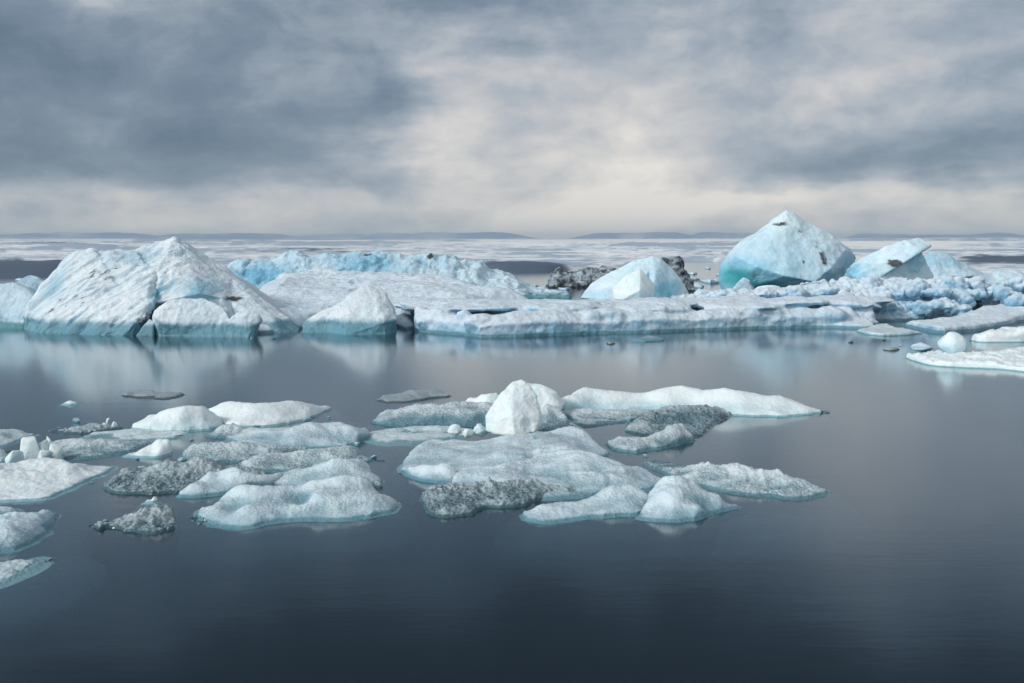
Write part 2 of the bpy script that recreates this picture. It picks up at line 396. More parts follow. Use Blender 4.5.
    zg = np.maximum(z, 0).reshape(ny, nx); rel = (blur(zg, 2) - blur(zg, max(3, int(.016 * Dm / dx)))).ravel()
    rel = np.concatenate([rel, rel * 0])[used] / .07
    hm = max(.12, np.percentile(V[:, 2][V[:, 2] > 0.02], 92)) if (V[:, 2] > 0.02).any() else .1
    o = mesh_obj(name, V, Fc, M[mat], True, {'dirt': spot_attr(V, dirt), 'blue': spot_attr(V, blue), 'crest': np.clip(.55 * np.clip(V[:, 2] / hm, 0, 1.1) + .5 * rel, -.4, 1.3)})
    tag(o, label, cat, group); recenter(o); return o

def chunk(name, c, r, mat, label, cat='ice chunk', group=None, seed=1, sq=(1, 1, 1), amp=0.18, flat=False, sub=4, ns=0.9, facets=9):
    """a small block of ice: a sphere cut by random planes, then roughened; c is its centre, r its radii"""
    bm = bmesh.new(); bmesh.ops.create_icosphere(bm, subdivisions=sub, radius=1.0)
    co = np.array([v.co[:] for v in bm.verts]); rnd = np.random.RandomState(seed)
    pl = rnd.normal(size=(facets, 3)); pl /= np.linalg.norm(pl, axis=1)[:, None]
    rad = np.ones(len(co))
    for q in pl:
        k = rnd.uniform(0.62, 0.88); d = co @ q
        rad = np.where(d * rad > k, k / np.maximum(d, 1e-3), rad)
    co2 = co * rad[:, None] * (1 + amp * fbm(co * 1.0 + seed, ns, 3, seed))[:, None]
    co2 = co2 * np.array(r) + np.array(c)
    for v, q in zip(bm.verts, co2): v.co = q
    me = bpy.data.meshes.new(name); bm.to_mesh(me); bm.free()
    me.polygons.foreach_set('use_smooth', np.full(len(me.polygons), not flat)); me.materials.append(M[mat])
    for an in ('dirt', 'blue'): me.attributes.new(an, 'FLOAT', 'POINT')
    o = bpy.data.objects.new(name, me); COL.objects.link(o); tag(o, label, cat, group); recenter(o); return o
def crystal_px(name, x0, x1, ytop, ybase, mat, label, z0=0.0, seed=1, lean=0.0, **kw):
    g = G((x0 + x1) / 2, ybase, z0); s = g[1] / F; rx = (x1 - x0) / 2 * s; hz = (ybase - ytop) * s; rnd = np.random.RandomState(seed)
    bm = bmesh.new()
    for k in range(13):
        a = rnd.uniform(0, 2 * math.pi); q = rnd.choice([-.2, .35, .75, 1.0]); rr_ = rx * (1.05 if q < .6 else rnd.uniform(.4, .9))
        bm.verts.new((g[0] + rr_ * math.cos(a) + lean * q * rx, g[1] + rx + rr_ * .8 * math.sin(a), z0 + hz * q * (1 if q < .9 else rnd.uniform(.85, 1.05))))
    r_ = bmesh.ops.convex_hull(bm, input=list(bm.verts))
    junk = [v for v in r_['geom_interior'] + r_['geom_unused'] if isinstance(v, bmesh.types.BMVert)]
    bmesh.ops.delete(bm, geom=list(set(junk)), context='VERTS')
    bmesh.ops.bevel(bm, geom=list(bm.edges), offset=rx * .07, segments=1, affect='EDGES')
    bmesh.ops.recalc_face_normals(bm, faces=bm.faces)
    me = bpy.data.meshes.new(name); bm.to_mesh(me); bm.free(); me.materials.append(M[mat])
    o = bpy.data.objects.new(name, me); COL.objects.link(o); tag(o, label, kw.get('cat', 'ice crystal'), kw.get('group')); recenter(o); return o
def chunk_px(name, x0, x1, ytop, ybase, mat, label, depth=0.7, z0=0.0, **kw):
    g = G((x0 + x1) / 2, ybase, z0); s = g[1] / F; rx = (x1 - x0) / 2 * s * 1.12; hz = (ybase - ytop) * s
    return chunk(name, (g[0], g[1] + rx * depth, z0 + hz * 0.42), (rx, rx * depth, hz * 0.68), mat, label, **kw)

exec_sections = True
#BERGS
# ================================================================== the far row of icebergs
FAR = 'icebergs grounded across the lagoon'
# large striated berg on the left
b1 = [
    hull([(13, 328), (45, 334), (100, 336), (132, 335), (30, 300, 64), (48, 282, 65), (62, 261, 66), (75, 252, 66), (92, 248, 66), (104, 256, 66), (128, 300, 61)], 5),
    hull([(60, 333), (120, 336), (137, 333), (94, 252.5, 66.3), (98, 256, 65.5), (107, 254, 66), (120, 251, 66), (134, 250, 66), (154, 272, 63), (154, 300, 60.6), (143, 322, 59.6), (95, 318, 60)], 5),
    hull([(120, 252, 66.5), (133, 250, 67), (150, 243, 67), (165, 241.5, 67), (170, 242, 67), (154, 272, 63), (150, 300, 61)], 5),
    hull([(165, 242, 67), (175, 237, 67), (190, 246, 67), (212, 260, 67), (226, 267, 67), (237, 280, 66), (155.5, 272, 63), (156, 303, 61), (200, 293, 61.5), (228, 299, 62.5), (170, 309, 63)], 5),
    hull([(222, 268, 67), (237, 280, 66), (247, 296, 65), (259, 311, 64), (278, 320, 63), (303, 328, 62), (225, 297, 63), (260, 333), (290, 334), (240, 332, 62)], 4),
    hull([(166, 308, 61.5), (222, 300, 62.2), (236, 306, 63), (160, 332, 62.5), (240, 332, 62), (225, 290, 64), (170, 295, 64)], 4),
    hull([(120, 330, 65.5), (250, 330, 63.5), (150, 270, 69), (220, 285, 69), (120, 300, 66)], 5),
]
berg('iceberg', b1, 'berg', 'largest iceberg on the left, white, streaked with slanting grey bands, twin-peaked with a vertical crack', group=FAR, vox=0.075, smooth_it=3, cracks=[(P(153, 302, 61), P(154, 272, 63), .13, 1.1)],
     amps=((3.0, .14), (0.9, .04), (.3, .015)), rid=.03, rid_s=1.4, streak=((0.72, 0.12, 0.66), 8.0, 0.6, 0.34), cut=0.45, seed=3, bands=.47,
     dirt=[(P(70, 300, 62), (1.6, 2, .6), .36), (P(100, 275, 64), (1.6, 2, .8), .33), (P(165, 316, 63), (1.2, 3, .8), .75), (P(55, 310, 62), (1.4, 2, .5), .36), (P(232, 298, 63), (.9, 2, .30), .7), (P(146, 322, 60), (.7, 2, .6), .7)],  # strongest dirt spots paint shade of the cave and side cleft; others are streaks
     blue=[(P(140, 262, 66), (1.6, 2, .7), .7), (P(154, 288, 61), (.22, 2, 1.3), 1.2), (P(210, 287, 62), (3.0, 3, .6), .6), (P(110, 330, 60), (8, 3, .6), .5), (P(55, 285, 64), (.8, 2, 1.5), .6), (P(190, 258, 66), (1.2, 2, 1.0), .4)])
b2 = [
    hull([(154, 334), (160, 336), (205, 337), (226, 337), (155, 318, 58.3), (153, 311, 59), (166, 302, 59), (185, 297, 59.5), (205, 299, 59.5), (224, 309, 59), (231, 320, 58.5)], 2.2),
    hull([(215, 336.5), (247, 337.5), (229, 319, 58.2), (236, 313, 58.2), (243, 309.5, 58.2), (253, 311, 58.2), (261, 317, 58.2), (258, 328, 58)], 1.6),
]
berg('iceberg', b2, 'berg', 'small two-humped white iceberg floating before the largest iceberg on the left', group=FAR, vox=0.06, smooth_it=3, amps=((1.2, .16), (.4, .06)), rid=.06, rid_s=.9, cut=0.2, seed=5,
     blue=[(P(200, 330, 58), (4, 2, .5), .5)])
berg('ice_block', [hull([(136, 336), (153, 336), (143, 326, 58.6), (149, 319, 58.8), (154, 322, 58.8)], 1.0)], 'berg', 'little ice wedge in the dark gap under the cracked iceberg', cat='ice block', vox=0.05, amps=((.5, .06),), seed=8)
b0 = [
    hull([(0, 328), (20, 329), (36, 326), (-30, 290, 66), (0, 285, 66), (12, 282, 66), (26, 287, 66), (38, 300, 65), (41, 315, 64)], 4),
    hull([(15, 290, 72), (17, 280, 72), (22, 276, 72), (30, 274, 72), (38, 277, 72), (47, 285, 72), (45, 305, 72), (10, 310, 72)], 3),
    hull([(-60, 328), (10, 328), (-60, 300, 66), (-20, 286, 67), (10, 290, 66)], 4),
]
berg('iceberg', b0, 'bluberg', 'smooth rounded pale blue iceberg at the left edge of the picture', group=FAR, vox=0.09, smooth_it=10, amps=((1.8, .2), (.5, .05)), rid=.05, rid_s=1.2, cut=0.2, seed=9)

# snowy ice plateau between the left berg and the centre
floe('ice_shelf', [(235, 333), (275, 333), (300, 329), (345, 325), (385, 326), (402, 330), (418, 328), (428, 321), (500, 318), (560, 314), (625, 309)],
     [(612, 297, 1.7), (560, 293, 2.0), (520, 287, 2.3), (490, 281, 2.7), (460, 276, 3.0), (430, 273, 3.1), (380, 272, 3.2), (350, 271, 3.2), (300, 271, 3.1), (272, 273, 3.0), (252, 283, 2.5), (243, 300, 2.0)],
     'snow', 'wide snow-covered ice plateau lying behind the triangular dirty berg', cat='ice shelf', edge=.55, w=2.2, skirt=1.0, drop=1.2, under=.15,
     inner=[(300, 290, 2.3), (350, 290, 2.3), (330, 305, 1.5), (270, 300, 1.8), (285, 313, .6), (305, 313, .7), (430, 290, 2.3), (400, 318, .9), (450, 305, 1.4), (420, 308, 1.2), (520, 301, 1.6), (400, 282, 2.8), (480, 290, 2.3), (270, 318, .7)],
     rough=.45, rscale=4, rid=.16, rid_s=3.2, fine=.05, fscale=.8, warp=.8, flow=((1, 0.12), 7, 1.6, .16), seed=21, res=1.1,
     blue=[(G(290, 313, .8), (1.6, 2.0, .6), .7), (G(430, 312, 1.3), (3, 1.6, 1), .5), (G(470, 306, 1.3), (3, 1.6, 1), .4), (P(372, 322, 66), (4, 3, .8), .5)],
     dirt=[(G(488, 290, 2.4), (1.0, 1.6, 1), .75), (G(496, 310, 1.6), (.4, .8, .4), .6)])
berg('ice_block', [hull([(466, 290, 84), (471, 280, 84), (478, 290, 84), (488, 291, 84)], 2)], 'snow', 'small white ice peak on the plateau beside a patch of dark dirt', cat='ice block', vox=.08, amps=((.6, .08),), seed=22)
b4 = [
    hull([(312, 331), (345, 335), (386, 334), (397, 330), (335, 312, 61), (352, 293, 62), (370, 281, 63), (377, 284, 63), (386, 292, 62.5), (393, 305, 62), (397, 318, 61), (385, 322, 60)], 3),
    hull([(300, 333), (330, 333), (300, 322, 62), (325, 312, 62), (345, 300, 62.5)], 2.5),
]
berg('iceberg', b4, 'berg', 'white triangular iceberg with a dirty crack, right of the plateau front', group=FAR, vox=0.07, smooth_it=2, amps=((1.4, .12), (.4, .05)), rid=.05, rid_s=.8, cut=0.3, seed=12,
     dirt=[(P(337, 318, 61), (.7, 2, .3), .6), (P(341, 306, 61.5), (.4, 2, .25), .55), (P(330, 322, 61), (.9, 2, .12), .5)], blue=[(P(345, 330, 60), (5, 2, .7), .8)])

# long blue ridge behind the plateau
sil = [(232, 264), (235, 259), (247, 257), (252, 262), (262, 259), (280, 257), (286, 252), (295, 252), (310, 256), (340, 254), (357, 252), (366, 250), (376, 251), (385, 254), (402, 256),
       (424, 252), (432, 251), (441, 257), (447, 254), (455, 255), (460, 262), (477, 264), (500, 272), (515, 279), (527, 285), (545, 290), (566, 294)]
berg('iceberg', ridge(sil, 106, 6, 5), 'bluberg', 'long low ridge of broken turquoise ice behind the snowy plateau', group=FAR, vox=0.14, smooth_it=3, amps=((2.5, .5), (.8, .25), (.3, .06)), rid=.35, rid_s=2.4, seed=14,
     dirt=[(P(366, 253, 104), (.9, 2, .5), 1.0), (P(430, 254, 104), (1.0, 2, .5), 1.0), (P(366, 266, 102), (1.3, 3, 1.0), .45), (P(242, 272, 102), (1.6, 3, 1.3), .5), (P(385, 273, 101), (1.4, 3, .6), .4)],
     blue=[(P(365, 265, 103), (4.5, 4, 2), .6), (P(265, 275, 103), (5, 4, 1.5), .8), (P(425, 262, 103), (2.5, 4, 1), .4)])
berg('ice_block', ridge([(472, 268), (476, 262), (482, 260), (487, 266), (490, 272)], 118, 2, 2), 'bluberg', 'pale blue ice knob behind the right end of the turquoise ridge', cat='ice block', vox=.1, amps=((1, .15),), seed=15)

# long front floe
rnd = random.Random(4)
fr1 = [(416, 331), (432, 333), (460, 335), (480, 338), (520, 337), (560, 335.5), (600, 334), (640, 333), (700, 331), (760, 329), (830, 328), (858, 326)]
def c1(px_): return G(px_, float(np.interp(px_, [p[0] for p in fr1], [p[1] for p in fr1])))[1]
def yh(D, h): return HZ + (H - h) * F / D
f1 = []
for (xa, xb) in zip([q[0] for q in fr1[:-1]], [q[0] for q in fr1[1:]]):
    f1 += ridge([(q, yh(c1(q) + 1.3, 1.38 + .2 * math.sin(q * .05)), c1(q) + 1.3) for q in (xa, xb)], 0, 1.3, 5, shoulder=.86)
f1 += ridge([(424, yh(68, 1.2), 68), (450, yh(69, 1.5), 69), (500, yh(69, 1.7), 69), (560, yh(69, 1.8), 69), (640, yh(69, 1.75), 69), (700, yh(70, 1.85), 70), (760, yh(70, 1.8), 70), (810, yh(69.5, 1.6), 69.5), (850, yh(69, 1.1), 69)], 69, 6, 4)
def lump(px_, py_, D, r, rz, emb=.9):
    c = P(px_, py_, D); out = []
    for k in range(60):
        v = np.array([rnd.gauss(0, 1), rnd.gauss(0, 1), rnd.gauss(0, 1)]); v /= np.linalg.norm(v)
        out.append((c[0] + v[0] * r * 1.25, c[1] + v[1] * r, c[2] - rz * emb + v[2] * rz))
    return out
for k in range(60):
    q = rnd.uniform(420, 862); D_ = c1(q) + rnd.uniform(1.0, 1.6); f1.append(lump(q, yh(D_, rnd.uniform(.7, 1.6)), D_, rnd.uniform(.5, 1.15), rnd.uniform(.5, .9), .8))
for k in range(60):
    q = rnd.uniform(430, 850); D_ = c1(q) + rnd.uniform(3, 10); f1.append(lump(q, yh(D_, rnd.uniform(1.5, 2.0)), D_, rnd.uniform(1.2, 3.0), rnd.uniform(.25, .4), .95))
f1.append(lump(858, 318, 66.5, 1.3, .6, .5))
berg('ice_floe', f1, 'snow', 'long low white floe stretching along the front of the iceberg row', cat='ice floe', vox=.10, smooth_it=7, amps=((2.5, .2), (.8, .10), (.25, .035)), cell=.03, cell_s=.5, cut=.06, seed=31,
     dirt=[(P(468, 328, 58), (1.2, 1.5, .35), .34), (P(545, 325, 60), (1.5, 1.5, .3), .3)], blue=[(P(600, 332, 58.5), (14, 2, .35), .5), (P(455, 313, 66), (4, 2, .4), .3)])

# centre dome and the rhombic block before it
berg('iceberg', [hull([(580, 298, 80), (590, 285, 80), (605, 275, 80), (625, 265, 80), (640, 258, 80), (650, 256, 80), (645, 300, 76), (600, 300, 77)], 4),
                 hull([(640, 262, 80), (652, 255, 80), (662, 258, 80), (672, 268, 80), (681, 279, 80), (689, 294, 80), (685, 300, 79), (650, 300, 77), (655, 275, 78)], 4)],
     'paleberg', 'smooth pale blue dome-shaped iceberg behind a faceted block at the centre', group=FAR, vox=.09, smooth_it=8, amps=((2.2, .22), (.6, .05)), seed=16,
     blue=[(P(668, 290, 78), (1.6, 3, 1.0), 1.1), (P(660, 280, 78), (2.4, 3, 1.6), .4), (P(600, 295, 78), (2, 3, .5), .5)])
berg('ice_block', [hull([(612, 298, 73), (613, 288, 73), (626, 275, 73.2), (640, 268, 73.5), (654, 283, 73.5), (655, 287, 73.5), (650, 297, 73), (640, 304, 72), (616, 303, 72), (640, 290, 71.8)], 2)],
     'white', 'faceted white ice block standing before the dome-shaped iceberg', cat='ice block', vox=.06, smooth_it=5, amps=((1, .06), (.3, .02)), seed=17)
# dirty bergs behind
berg('iceberg', ridge([(549, 284), (553, 273), (560, 269), (568, 273), (577, 272), (585, 269), (600, 269), (612, 268), (622, 272), (628, 280)], 128, 3, 3), 'dirty', 'low black and white debris-banded berg left of the centre dome', group=FAR, vox=.12, amps=((1.6, .4), (.5, .2)), rid=.35, rid_s=1.5, seed=18)
berg('iceberg', ridge([(652, 264), (664, 259), (679, 256), (683, 262), (686, 273), (691, 285)], 118, 3, 3), 'dirty', 'tall dark debris-covered berg peeping over the right of the centre dome', group=FAR, vox=.12, amps=((1.6, .35), (.5, .2)), rid=.3, rid_s=1.5, seed=19)
# large turquoise berg on the right
b10 = [hull([(787, 209.5, 98), (760, 228, 98), (746, 239, 98), (729, 254, 98), (722, 266, 98), (720, 280, 97), (727, 294, 97), (800, 220, 98), (815, 226, 98.5), (832, 236, 99), (845, 246, 99.5), (853, 253, 101), (857, 258, 103), (853, 269, 102), (843, 277, 100),
             (736, 256, 95), (757, 267, 93), (785, 276, 92), (815, 282, 92.5), (832, 268, 94), (845, 250, 98), (735, 299, 98), (780, 300, 97), (835, 290, 98)], 7, sx=.8, sz=.75)]
berg('iceberg', b10, 'paleberg', 'tallest iceberg on the right, pointed turquoise block with brown dirt specks', group=FAR, vox=.12, smooth_it=4, amps=((3.5, .3), (1.0, .10), (.35, .02)), rid=.07, rid_s=2.4, seed=25,
     dirt=[(P(780, 224, 97), (1.3, 3, .35), .8), (P(798, 230, 97), (1.0, 3, .7), .62), (P(823, 258, 95), (.7, 3, 1.4), .8), (P(806, 262, 93), (.3, 2, .3), .95), (P(810, 240, 96), (1.4, 3, .8), .52), (P(818, 245, 96), (1.6, 3, 1.6), .52), (P(808, 278, 92), (1.6, 2, .3), .4)],
     blue=[(P(738, 276, 96), (3.2, 5, 1.7), 1.7), (P(765, 284, 95), (3.2, 5, .9), 1.7), (P(792, 287, 94), (3, 5, .7), 1.5), (P(770, 250, 96), (4, 5, 2), .2), (P(850, 264, 99), (1.6, 4, 1.5), .7)])
berg('ice_block', [hull([(730, 296, 88), (733, 288, 88), (743, 277, 88), (748, 279, 88), (757, 291, 88), (755, 298, 87)], 2)], 'snow', 'small pointed white lump under the turquoise hollow of the tallest iceberg', cat='ice block', vox=.08, amps=((.8, .15), (.3, .05)), seed=26)
berg('ice_block', [hull([(752, 296, 78), (753, 290, 78), (758, 286, 78), (768, 284, 78), (780, 286, 78), (788, 292, 78), (784, 302, 77), (756, 304, 77)], 2)], 'white', 'rounded white boulder of ice lying on the long front floe', cat='ice block', vox=.07, smooth_it=8, amps=((.9, .12),), seed=27)
berg('ice_block', [hull([(790, 292, 84), (803, 284, 84), (812, 280, 84), (822, 284, 84), (835, 280, 84), (850, 288, 84), (830, 296, 83)], 2)], 'snow', 'knobbly white ice mound at the foot of the tallest iceberg', cat='ice block', vox=.08, smooth_it=3, amps=((.9, .25),), bil=.25, bil_s=.8, seed=28)
# right-hand overhanging berg
b12 = [hull([(850, 276, 90), (850, 264, 90), (868, 254, 90), (886, 247, 90), (905, 241, 90), (919, 237, 91), (931, 246, 90), (921, 252, 88.5), (905, 262, 88), (870, 284, 89)], 4),
       hull([(905, 250, 90), (922, 252, 90), (926, 262, 90), (933, 275, 90), (930, 290, 90), (860, 290, 88), (855, 275, 89)], 4)]
berg('iceberg', b12, 'paleberg', 'overhanging pale iceberg with a brown dirt patch, right of the tallest one', group=FAR, vox=.1, smooth_it=3, amps=((2, .22), (.6, .07)), rid=.05, rid_s=1.4, seed=29,
     dirt=[(P(896, 263, 88), (.9, 3, .6), .95), (P(905, 258, 88), (1.5, 3, .5), .36)], blue=[(P(855, 275, 89), (1.2, 3, 1.2), .6), (P(918, 262, 89), (1.6, 3, 1.2), .5)])
berg('iceberg', ridge([(920, 262), (928, 254), (945, 254), (961, 261), (973, 269), (987, 274), (1000, 271), (1014, 270), (1026, 277), (1046, 280)], 100, 5, 4), 'bluberg', 'blue sloping iceberg behind the rubble ridge near the right edge', group=FAR,
     vox=.13, amps=((2.5, .35), (.7, .12)), seed=30, dirt=[(P(977, 279, 96), (1.6, 3, .45), 1.0), (P(960, 277, 96), (1.2, 3, .3), .7)], blue=[(P(940, 262, 98), (3, 4, 1), .4)])
# rubble ridge on the right
rnd = random.Random(11)
rub = ridge([(640, 302, 74), (690, 296, 75), (740, 293, 76), (790, 289, 76), (830, 284, 76), (880, 282, 76), (930, 282.5, 77), (980, 284, 78), (1024, 284, 78), (1070, 284, 78)], 76, 4.5, 4)
rub += ridge([(835, 306, 72), (880, 302, 72), (920, 303, 73), (965, 301, 74)], 72, 2.2, 3)
for k in range(46):
    q = rnd.uniform(845, 1050); rub.append(lump(q, rnd.uniform(277.5, 283), rnd.uniform(75, 78), rnd.uniform(.5, 1.1), rnd.uniform(.5, .9)))
for k in range(30):
    q = rnd.uniform(840, 1050); rub.append(lump(q, rnd.uniform(286, 296), rnd.uniform(72.5, 74.5), rnd.uniform(.4, .95), rnd.uniform(.4, .8)))
for k in range(26):
    q = rnd.uniform(700, 850); rub.append(lump(q, 294 - (q - 700) * .055 + rnd.uniform(-3, 3), rnd.uniform(73, 77), rnd.uniform(.5, 1.2), rnd.uniform(.3, .7)))
for k in range(14):
    q = rnd.uniform(835, 965); rub.append(lump(q, rnd.uniform(300, 311), rnd.uniform(70, 71.5), rnd.uniform(.4, 1.1), rnd.uniform(.3, .5)))
berg('ice_shelf', rub, 'snow', 'lumpy ridge of white ice rubble below the icebergs at right', cat='ice shelf', vox=.10, smooth_it=4, amps=((1.5, .15), (.4, .10), (.2, .03)), cell=.24, cell_s=.75, cut=.15, seed=33,
     dirt=[(P(970, 306, 75), (.9, 2.5, .9), 1.0), (P(1000, 280, 78), (1.5, 3, .4), .4)], blue=[(P(905, 305, 72), (5, 3, .8), .6), (P(880, 315, 70), (3, 2, .6), .5), (P(920, 295, 73), (4, 2, .6), .35), (P(990, 298, 73), (3, 2, .6), .35)])  # first dirt spot paints the shaded dark of a hole in the rubble
RF = 'low floes by the right edge'
floe('ice_floe', [(898, 320), (930, 319), (966, 314)], [(968, 309, .6), (930, 310, .6), (900, 315, .5)], 'pale', 'narrow pale floe tucked under the rubble ridge at right', group=RF, edge=.4, w=.5, rough=.08, fine=.03, fscale=.3, warp=.25, seed=34)
floe('ice_floe', [(903, 326), (920, 331), (950, 334), (1000, 329), (1024, 323), (1060, 318)], [(1060, 294, 1.7), (1010, 300, 1.4), (985, 304, 1.2), (965, 311, .8), (935, 317, .6), (908, 321, .4)], 'snow',
     'long sloping white slab rising towards the right edge of the picture', group=RF, edge=.5, w=.8, rough=.15, rscale=2, rid=.1, rid_s=1.5, fine=.04, fscale=.35, warp=.4, seed=35, skirt=.6)
floe('ice_floe', [(962, 338), (975, 342), (1000, 343), (1060, 342)], [(1060, 325, .9), (1024, 326, .9), (1000, 327, .8), (978, 331, .6), (962, 335, .3)], 'white',
     'thick bluish white slab behind the ball-topped floe', group=RF, edge=.5, w=.5, rough=.12, rscale=1.2, bil=.2, bil_s=1.2, fine=.04, fscale=.3, warp=.3, seed=36, skirt=.6)
floe('ice_floe', [(903, 358), (920, 364), (950, 368), (1000, 370), (1060, 373)], [(1060, 347, .4), (1000, 349, .45), (950, 348, .5), (928, 349, .4), (912, 353, .25)], 'white',
     'flat white floe at right with an ice ball on it', group=RF, edge=.25, w=.4, rough=.18, rscale=.9, rid=.1, rid_s=.8, fine=.06, fscale=.2, warp=.35, seed=37, skirt=.9, drop=.5)
floe('ice_floe', [(1014, 355), (1030, 358), (1060, 358)], [(1060, 344, .4), (1030, 347, .35), (1016, 350, .2)], 'dark', 'dark speckled ice fragment cut by the right edge of the picture', group=RF, edge=.25, w=.3, rough=.1, rscale=.5, seed=38)
gb = G(951, 354, .3)
chunk('ice_ball', (gb[0], gb[1], .3 + .5), (.70, .66, .68), 'white', 'round white ice ball sitting on a flat floe', cat='ice ball', seed=41, amp=.12, facets=5, ns=.7)
chunk_px('ice_chunk', 916, 936, 344, 352, 'snow', 'small low lump left of the ice ball', seed=42, z0=.1)
floe('ice_floe', [(856, 332), (875, 336), (900, 336), (928, 334)], [(926, 331, .2), (898, 327, .35), (890, 323, .5), (875, 324, .4), (858, 328, .25)], 'pale', 'flat grey-white floe just past the right end of the long front floe', group=RF, edge=.2, w=.4, rough=.08, fine=.03, fscale=.25, warp=.3, seed=43)
for k, (x0, x1, y0, y1, mt, lb) in enumerate([
        (846, 859, 339, 343, 'grey', 'tiny dark floe left of the others on open water at right'), (879, 889, 337, 341, 'grey', 'tiny dark ice bit below the flat grey-white floe'),
        (884, 901, 346, 351, 'grey', 'small dark floe left of the floe carrying the ice ball'), (898, 926, 343, 347, 'pale', 'thin pale sliver of ice on water left of the ice ball'),
        (632, 664, 336, 342, 'snow', 'small white floe alone just below the long front floe'), (606, 616, 341, 344, 'grey', 'tiny dark sliver left of the lone small white floe'),
        (247, 256, 335, 339, 'snow', 'tiny white ice bit right of the two-humped iceberg'), (270, 277, 336, 339, 'snow', 'tiny white ice bit below the skirt of the plateau')]):
    floe('ice_floe', [(x0, y1 - 1), ((x0 * .6 + x1 * .4), y1), (x1, y1 - 1)], [(x1 - 1, y0 + 1.2, .12), ((x0 + x1) / 2, y0, .22), (x0 + 1, y0 + 1.5, .12)], mt, lb, edge=.12, w=.25, rough=.04, fine=.01, warp=.12, skirt=.2, drop=.4, seed=50 + k, res=.7)

# brash ice far out before the glacier front
rnd = random.Random(5)
brash = [(668, 283, 18), (690, 279, 22), (712, 281, 24), (735, 284, 10), (700, 286, 16), (676, 288, 12), (655, 290, 8), (722, 275, 20), (693, 273, 16), (745, 276, 20), (708, 268, 14), (730, 267, 18), (672, 276, 10), (540, 286, 20), (565, 289, 16), (700, 291, 9),
         (860, 280, 14), (505, 284, 14), (20, 280, 20), (60, 284, 14)]
for k, (x, y, wd) in enumerate(brash):
    h = rnd.uniform(.4, 1.0)
    floe('brash_ice', [(x - wd / 2, y), (x, y + 1.6), (x + wd / 2, y + .3)], [(x + wd * .4, y - 1.5, h * .6), (x, y - 2.8, h), (x - wd * .4, y - 1.3, h * .6)], 'snow',
         'small white brash floe adrift in the water before the far glacier', cat='brash ice', group='brash ice before the glacier front', edge=.4, w=1.0, rough=.4, rscale=2, bil=.5, bil_s=2, fine=0, warp=1.0, skirt=.6, seed=80 + k, res=1.0)
#NEAR
# ================================================================== near floes, left cluster
LF = 'floes of the near left cluster'
def fl(front, back, mat, label, seed, **kw):
    a = dict(edge=.12, w=.5, rough=.12, rscale=.8, rid=.05, rid_s=.5, fine=.02, fscale=.09, warp=.16, skirt=.75, drop=.75, under=.22, group=LF); a.update(kw)
    if mat in ('grain', 'pale', 'melt') and a.get('flow') is None and front[-1][0] - front[0][0] > 40: a['flow'] = ((.98, .12 + .1 * math.sin(seed)), 1.9, .42, .075 if mat == 'grain' else .035)
    if mat == 'melt': a['fine'] = .012; a['rid'] = .025
    a['rough'] = max(a['rough'], .09) * 1.15; a['rid'] *= 1.1; a['w'] *= 1.2
    if mat in ('grain', 'dark'): a['fine'] = kw.get('fine', .020 if mat == 'grain' else .055); a['fscale'] = .09 if mat == 'grain' else .13
    return floe('ice_floe', front, back, mat, label, seed=seed, **a)
fl([(-30, 450), (0, 447), (20, 441), (38, 435)], [(36, 432, .1), (18, 427, .25), (0, 427, .3), (-30, 426, .3)], 'pale', 'pale smooth slab at the left edge, farthest of those there', 101)
fl([(-20, 470), (12, 462), (10, 452)], [(8, 445, .3), (0, 442, .35), (-20, 441, .35)], 'pale', 'pale blue block half cut off by the left edge beside crystal chunks', 102)
fl([(-30, 501), (0, 500), (20, 499), (45, 498), (55, 494), (75, 485), (86, 479), (100, 475), (112, 469)], [(112, 467, .08), (100, 466, .15), (74, 464, .3), (66, 459, .35), (50, 458, .35), (28, 460, .35), (0, 464, .35), (-30, 465, .35)],
   'white', 'large smooth white tongue-shaped slab by the left edge', 103, edge=.18, fine=.012, fscale=.12, skirt=.7, drop=.45, rid=.04, rid_s=.8, w=.25)
fl([(-30, 556), (0, 554), (22, 551), (42, 542), (56, 530), (62, 515)], [(52, 504, .25), (40, 500, .35), (25, 503, .38), (15, 499, .2), (-30, 498, .25)], 'melt', 'cracked translucent floe with raised rim in the lower left corner', 104,
   edge=.15, inner=[(22, 514, .35), (8, 530, .3), (40, 520, .2), (0, 518, .02), (10, 515, .02)], rid=.10, rid_s=.7, skirt=.9, drop=.45, flow=((.9, .3), 1.2, .25, .08))
fl([(-60, 590), (-20, 588), (6, 583), (26, 573), (44, 560)], [(34, 557, .10), (14, 556, .16), (-10, 556, .2), (-60, 556, .2)], 'pale', 'lowest thin half-sunken floe in the lower left corner', 105, edge=.08, skirt=.9, drop=.4, rough=.05)
fl([(62, 405), (72, 406), (82, 404)], [(80, 401, .12), (70, 400, .12), (64, 402, .1)], 'white', 'small lone white floe on open water at far left', 106, w=.2)
fl([(129, 396), (150, 398), (170, 398), (182, 395)], [(178, 393, .08), (150, 393, .08), (138, 390, .2), (129, 391, .15)], 'grey', 'thin grey floe with a pale end on open water below the cracked iceberg', 107, edge=.08, w=.15)
fl([(55, 431), (80, 434), (118, 429)], [(118, 426, .12), (108, 423, .22), (90, 423, .18), (60, 428, .1)], 'dark', 'thin dark crumbly floe with icy splinters, behind the crystal chunks', 108, rid=.1, rid_s=.4)
fl([(52, 452), (72, 458), (95, 457), (128, 452), (148, 444)], [(140, 440, .15), (105, 438, .2), (75, 436, .25), (52, 440, .2)], 'grain', 'grey granular floe right of the crystal chunks', 109, edge=.15)
fl([(86, 438), (120, 443), (165, 441), (188, 435)], [(185, 430, .1), (140, 428, .12), (100, 430, .1), (88, 434, .08)], 'pale', 'thin flat translucent slab in front of the smooth white hump', 110, edge=.05, fine=.006, skirt=.5, drop=.35)
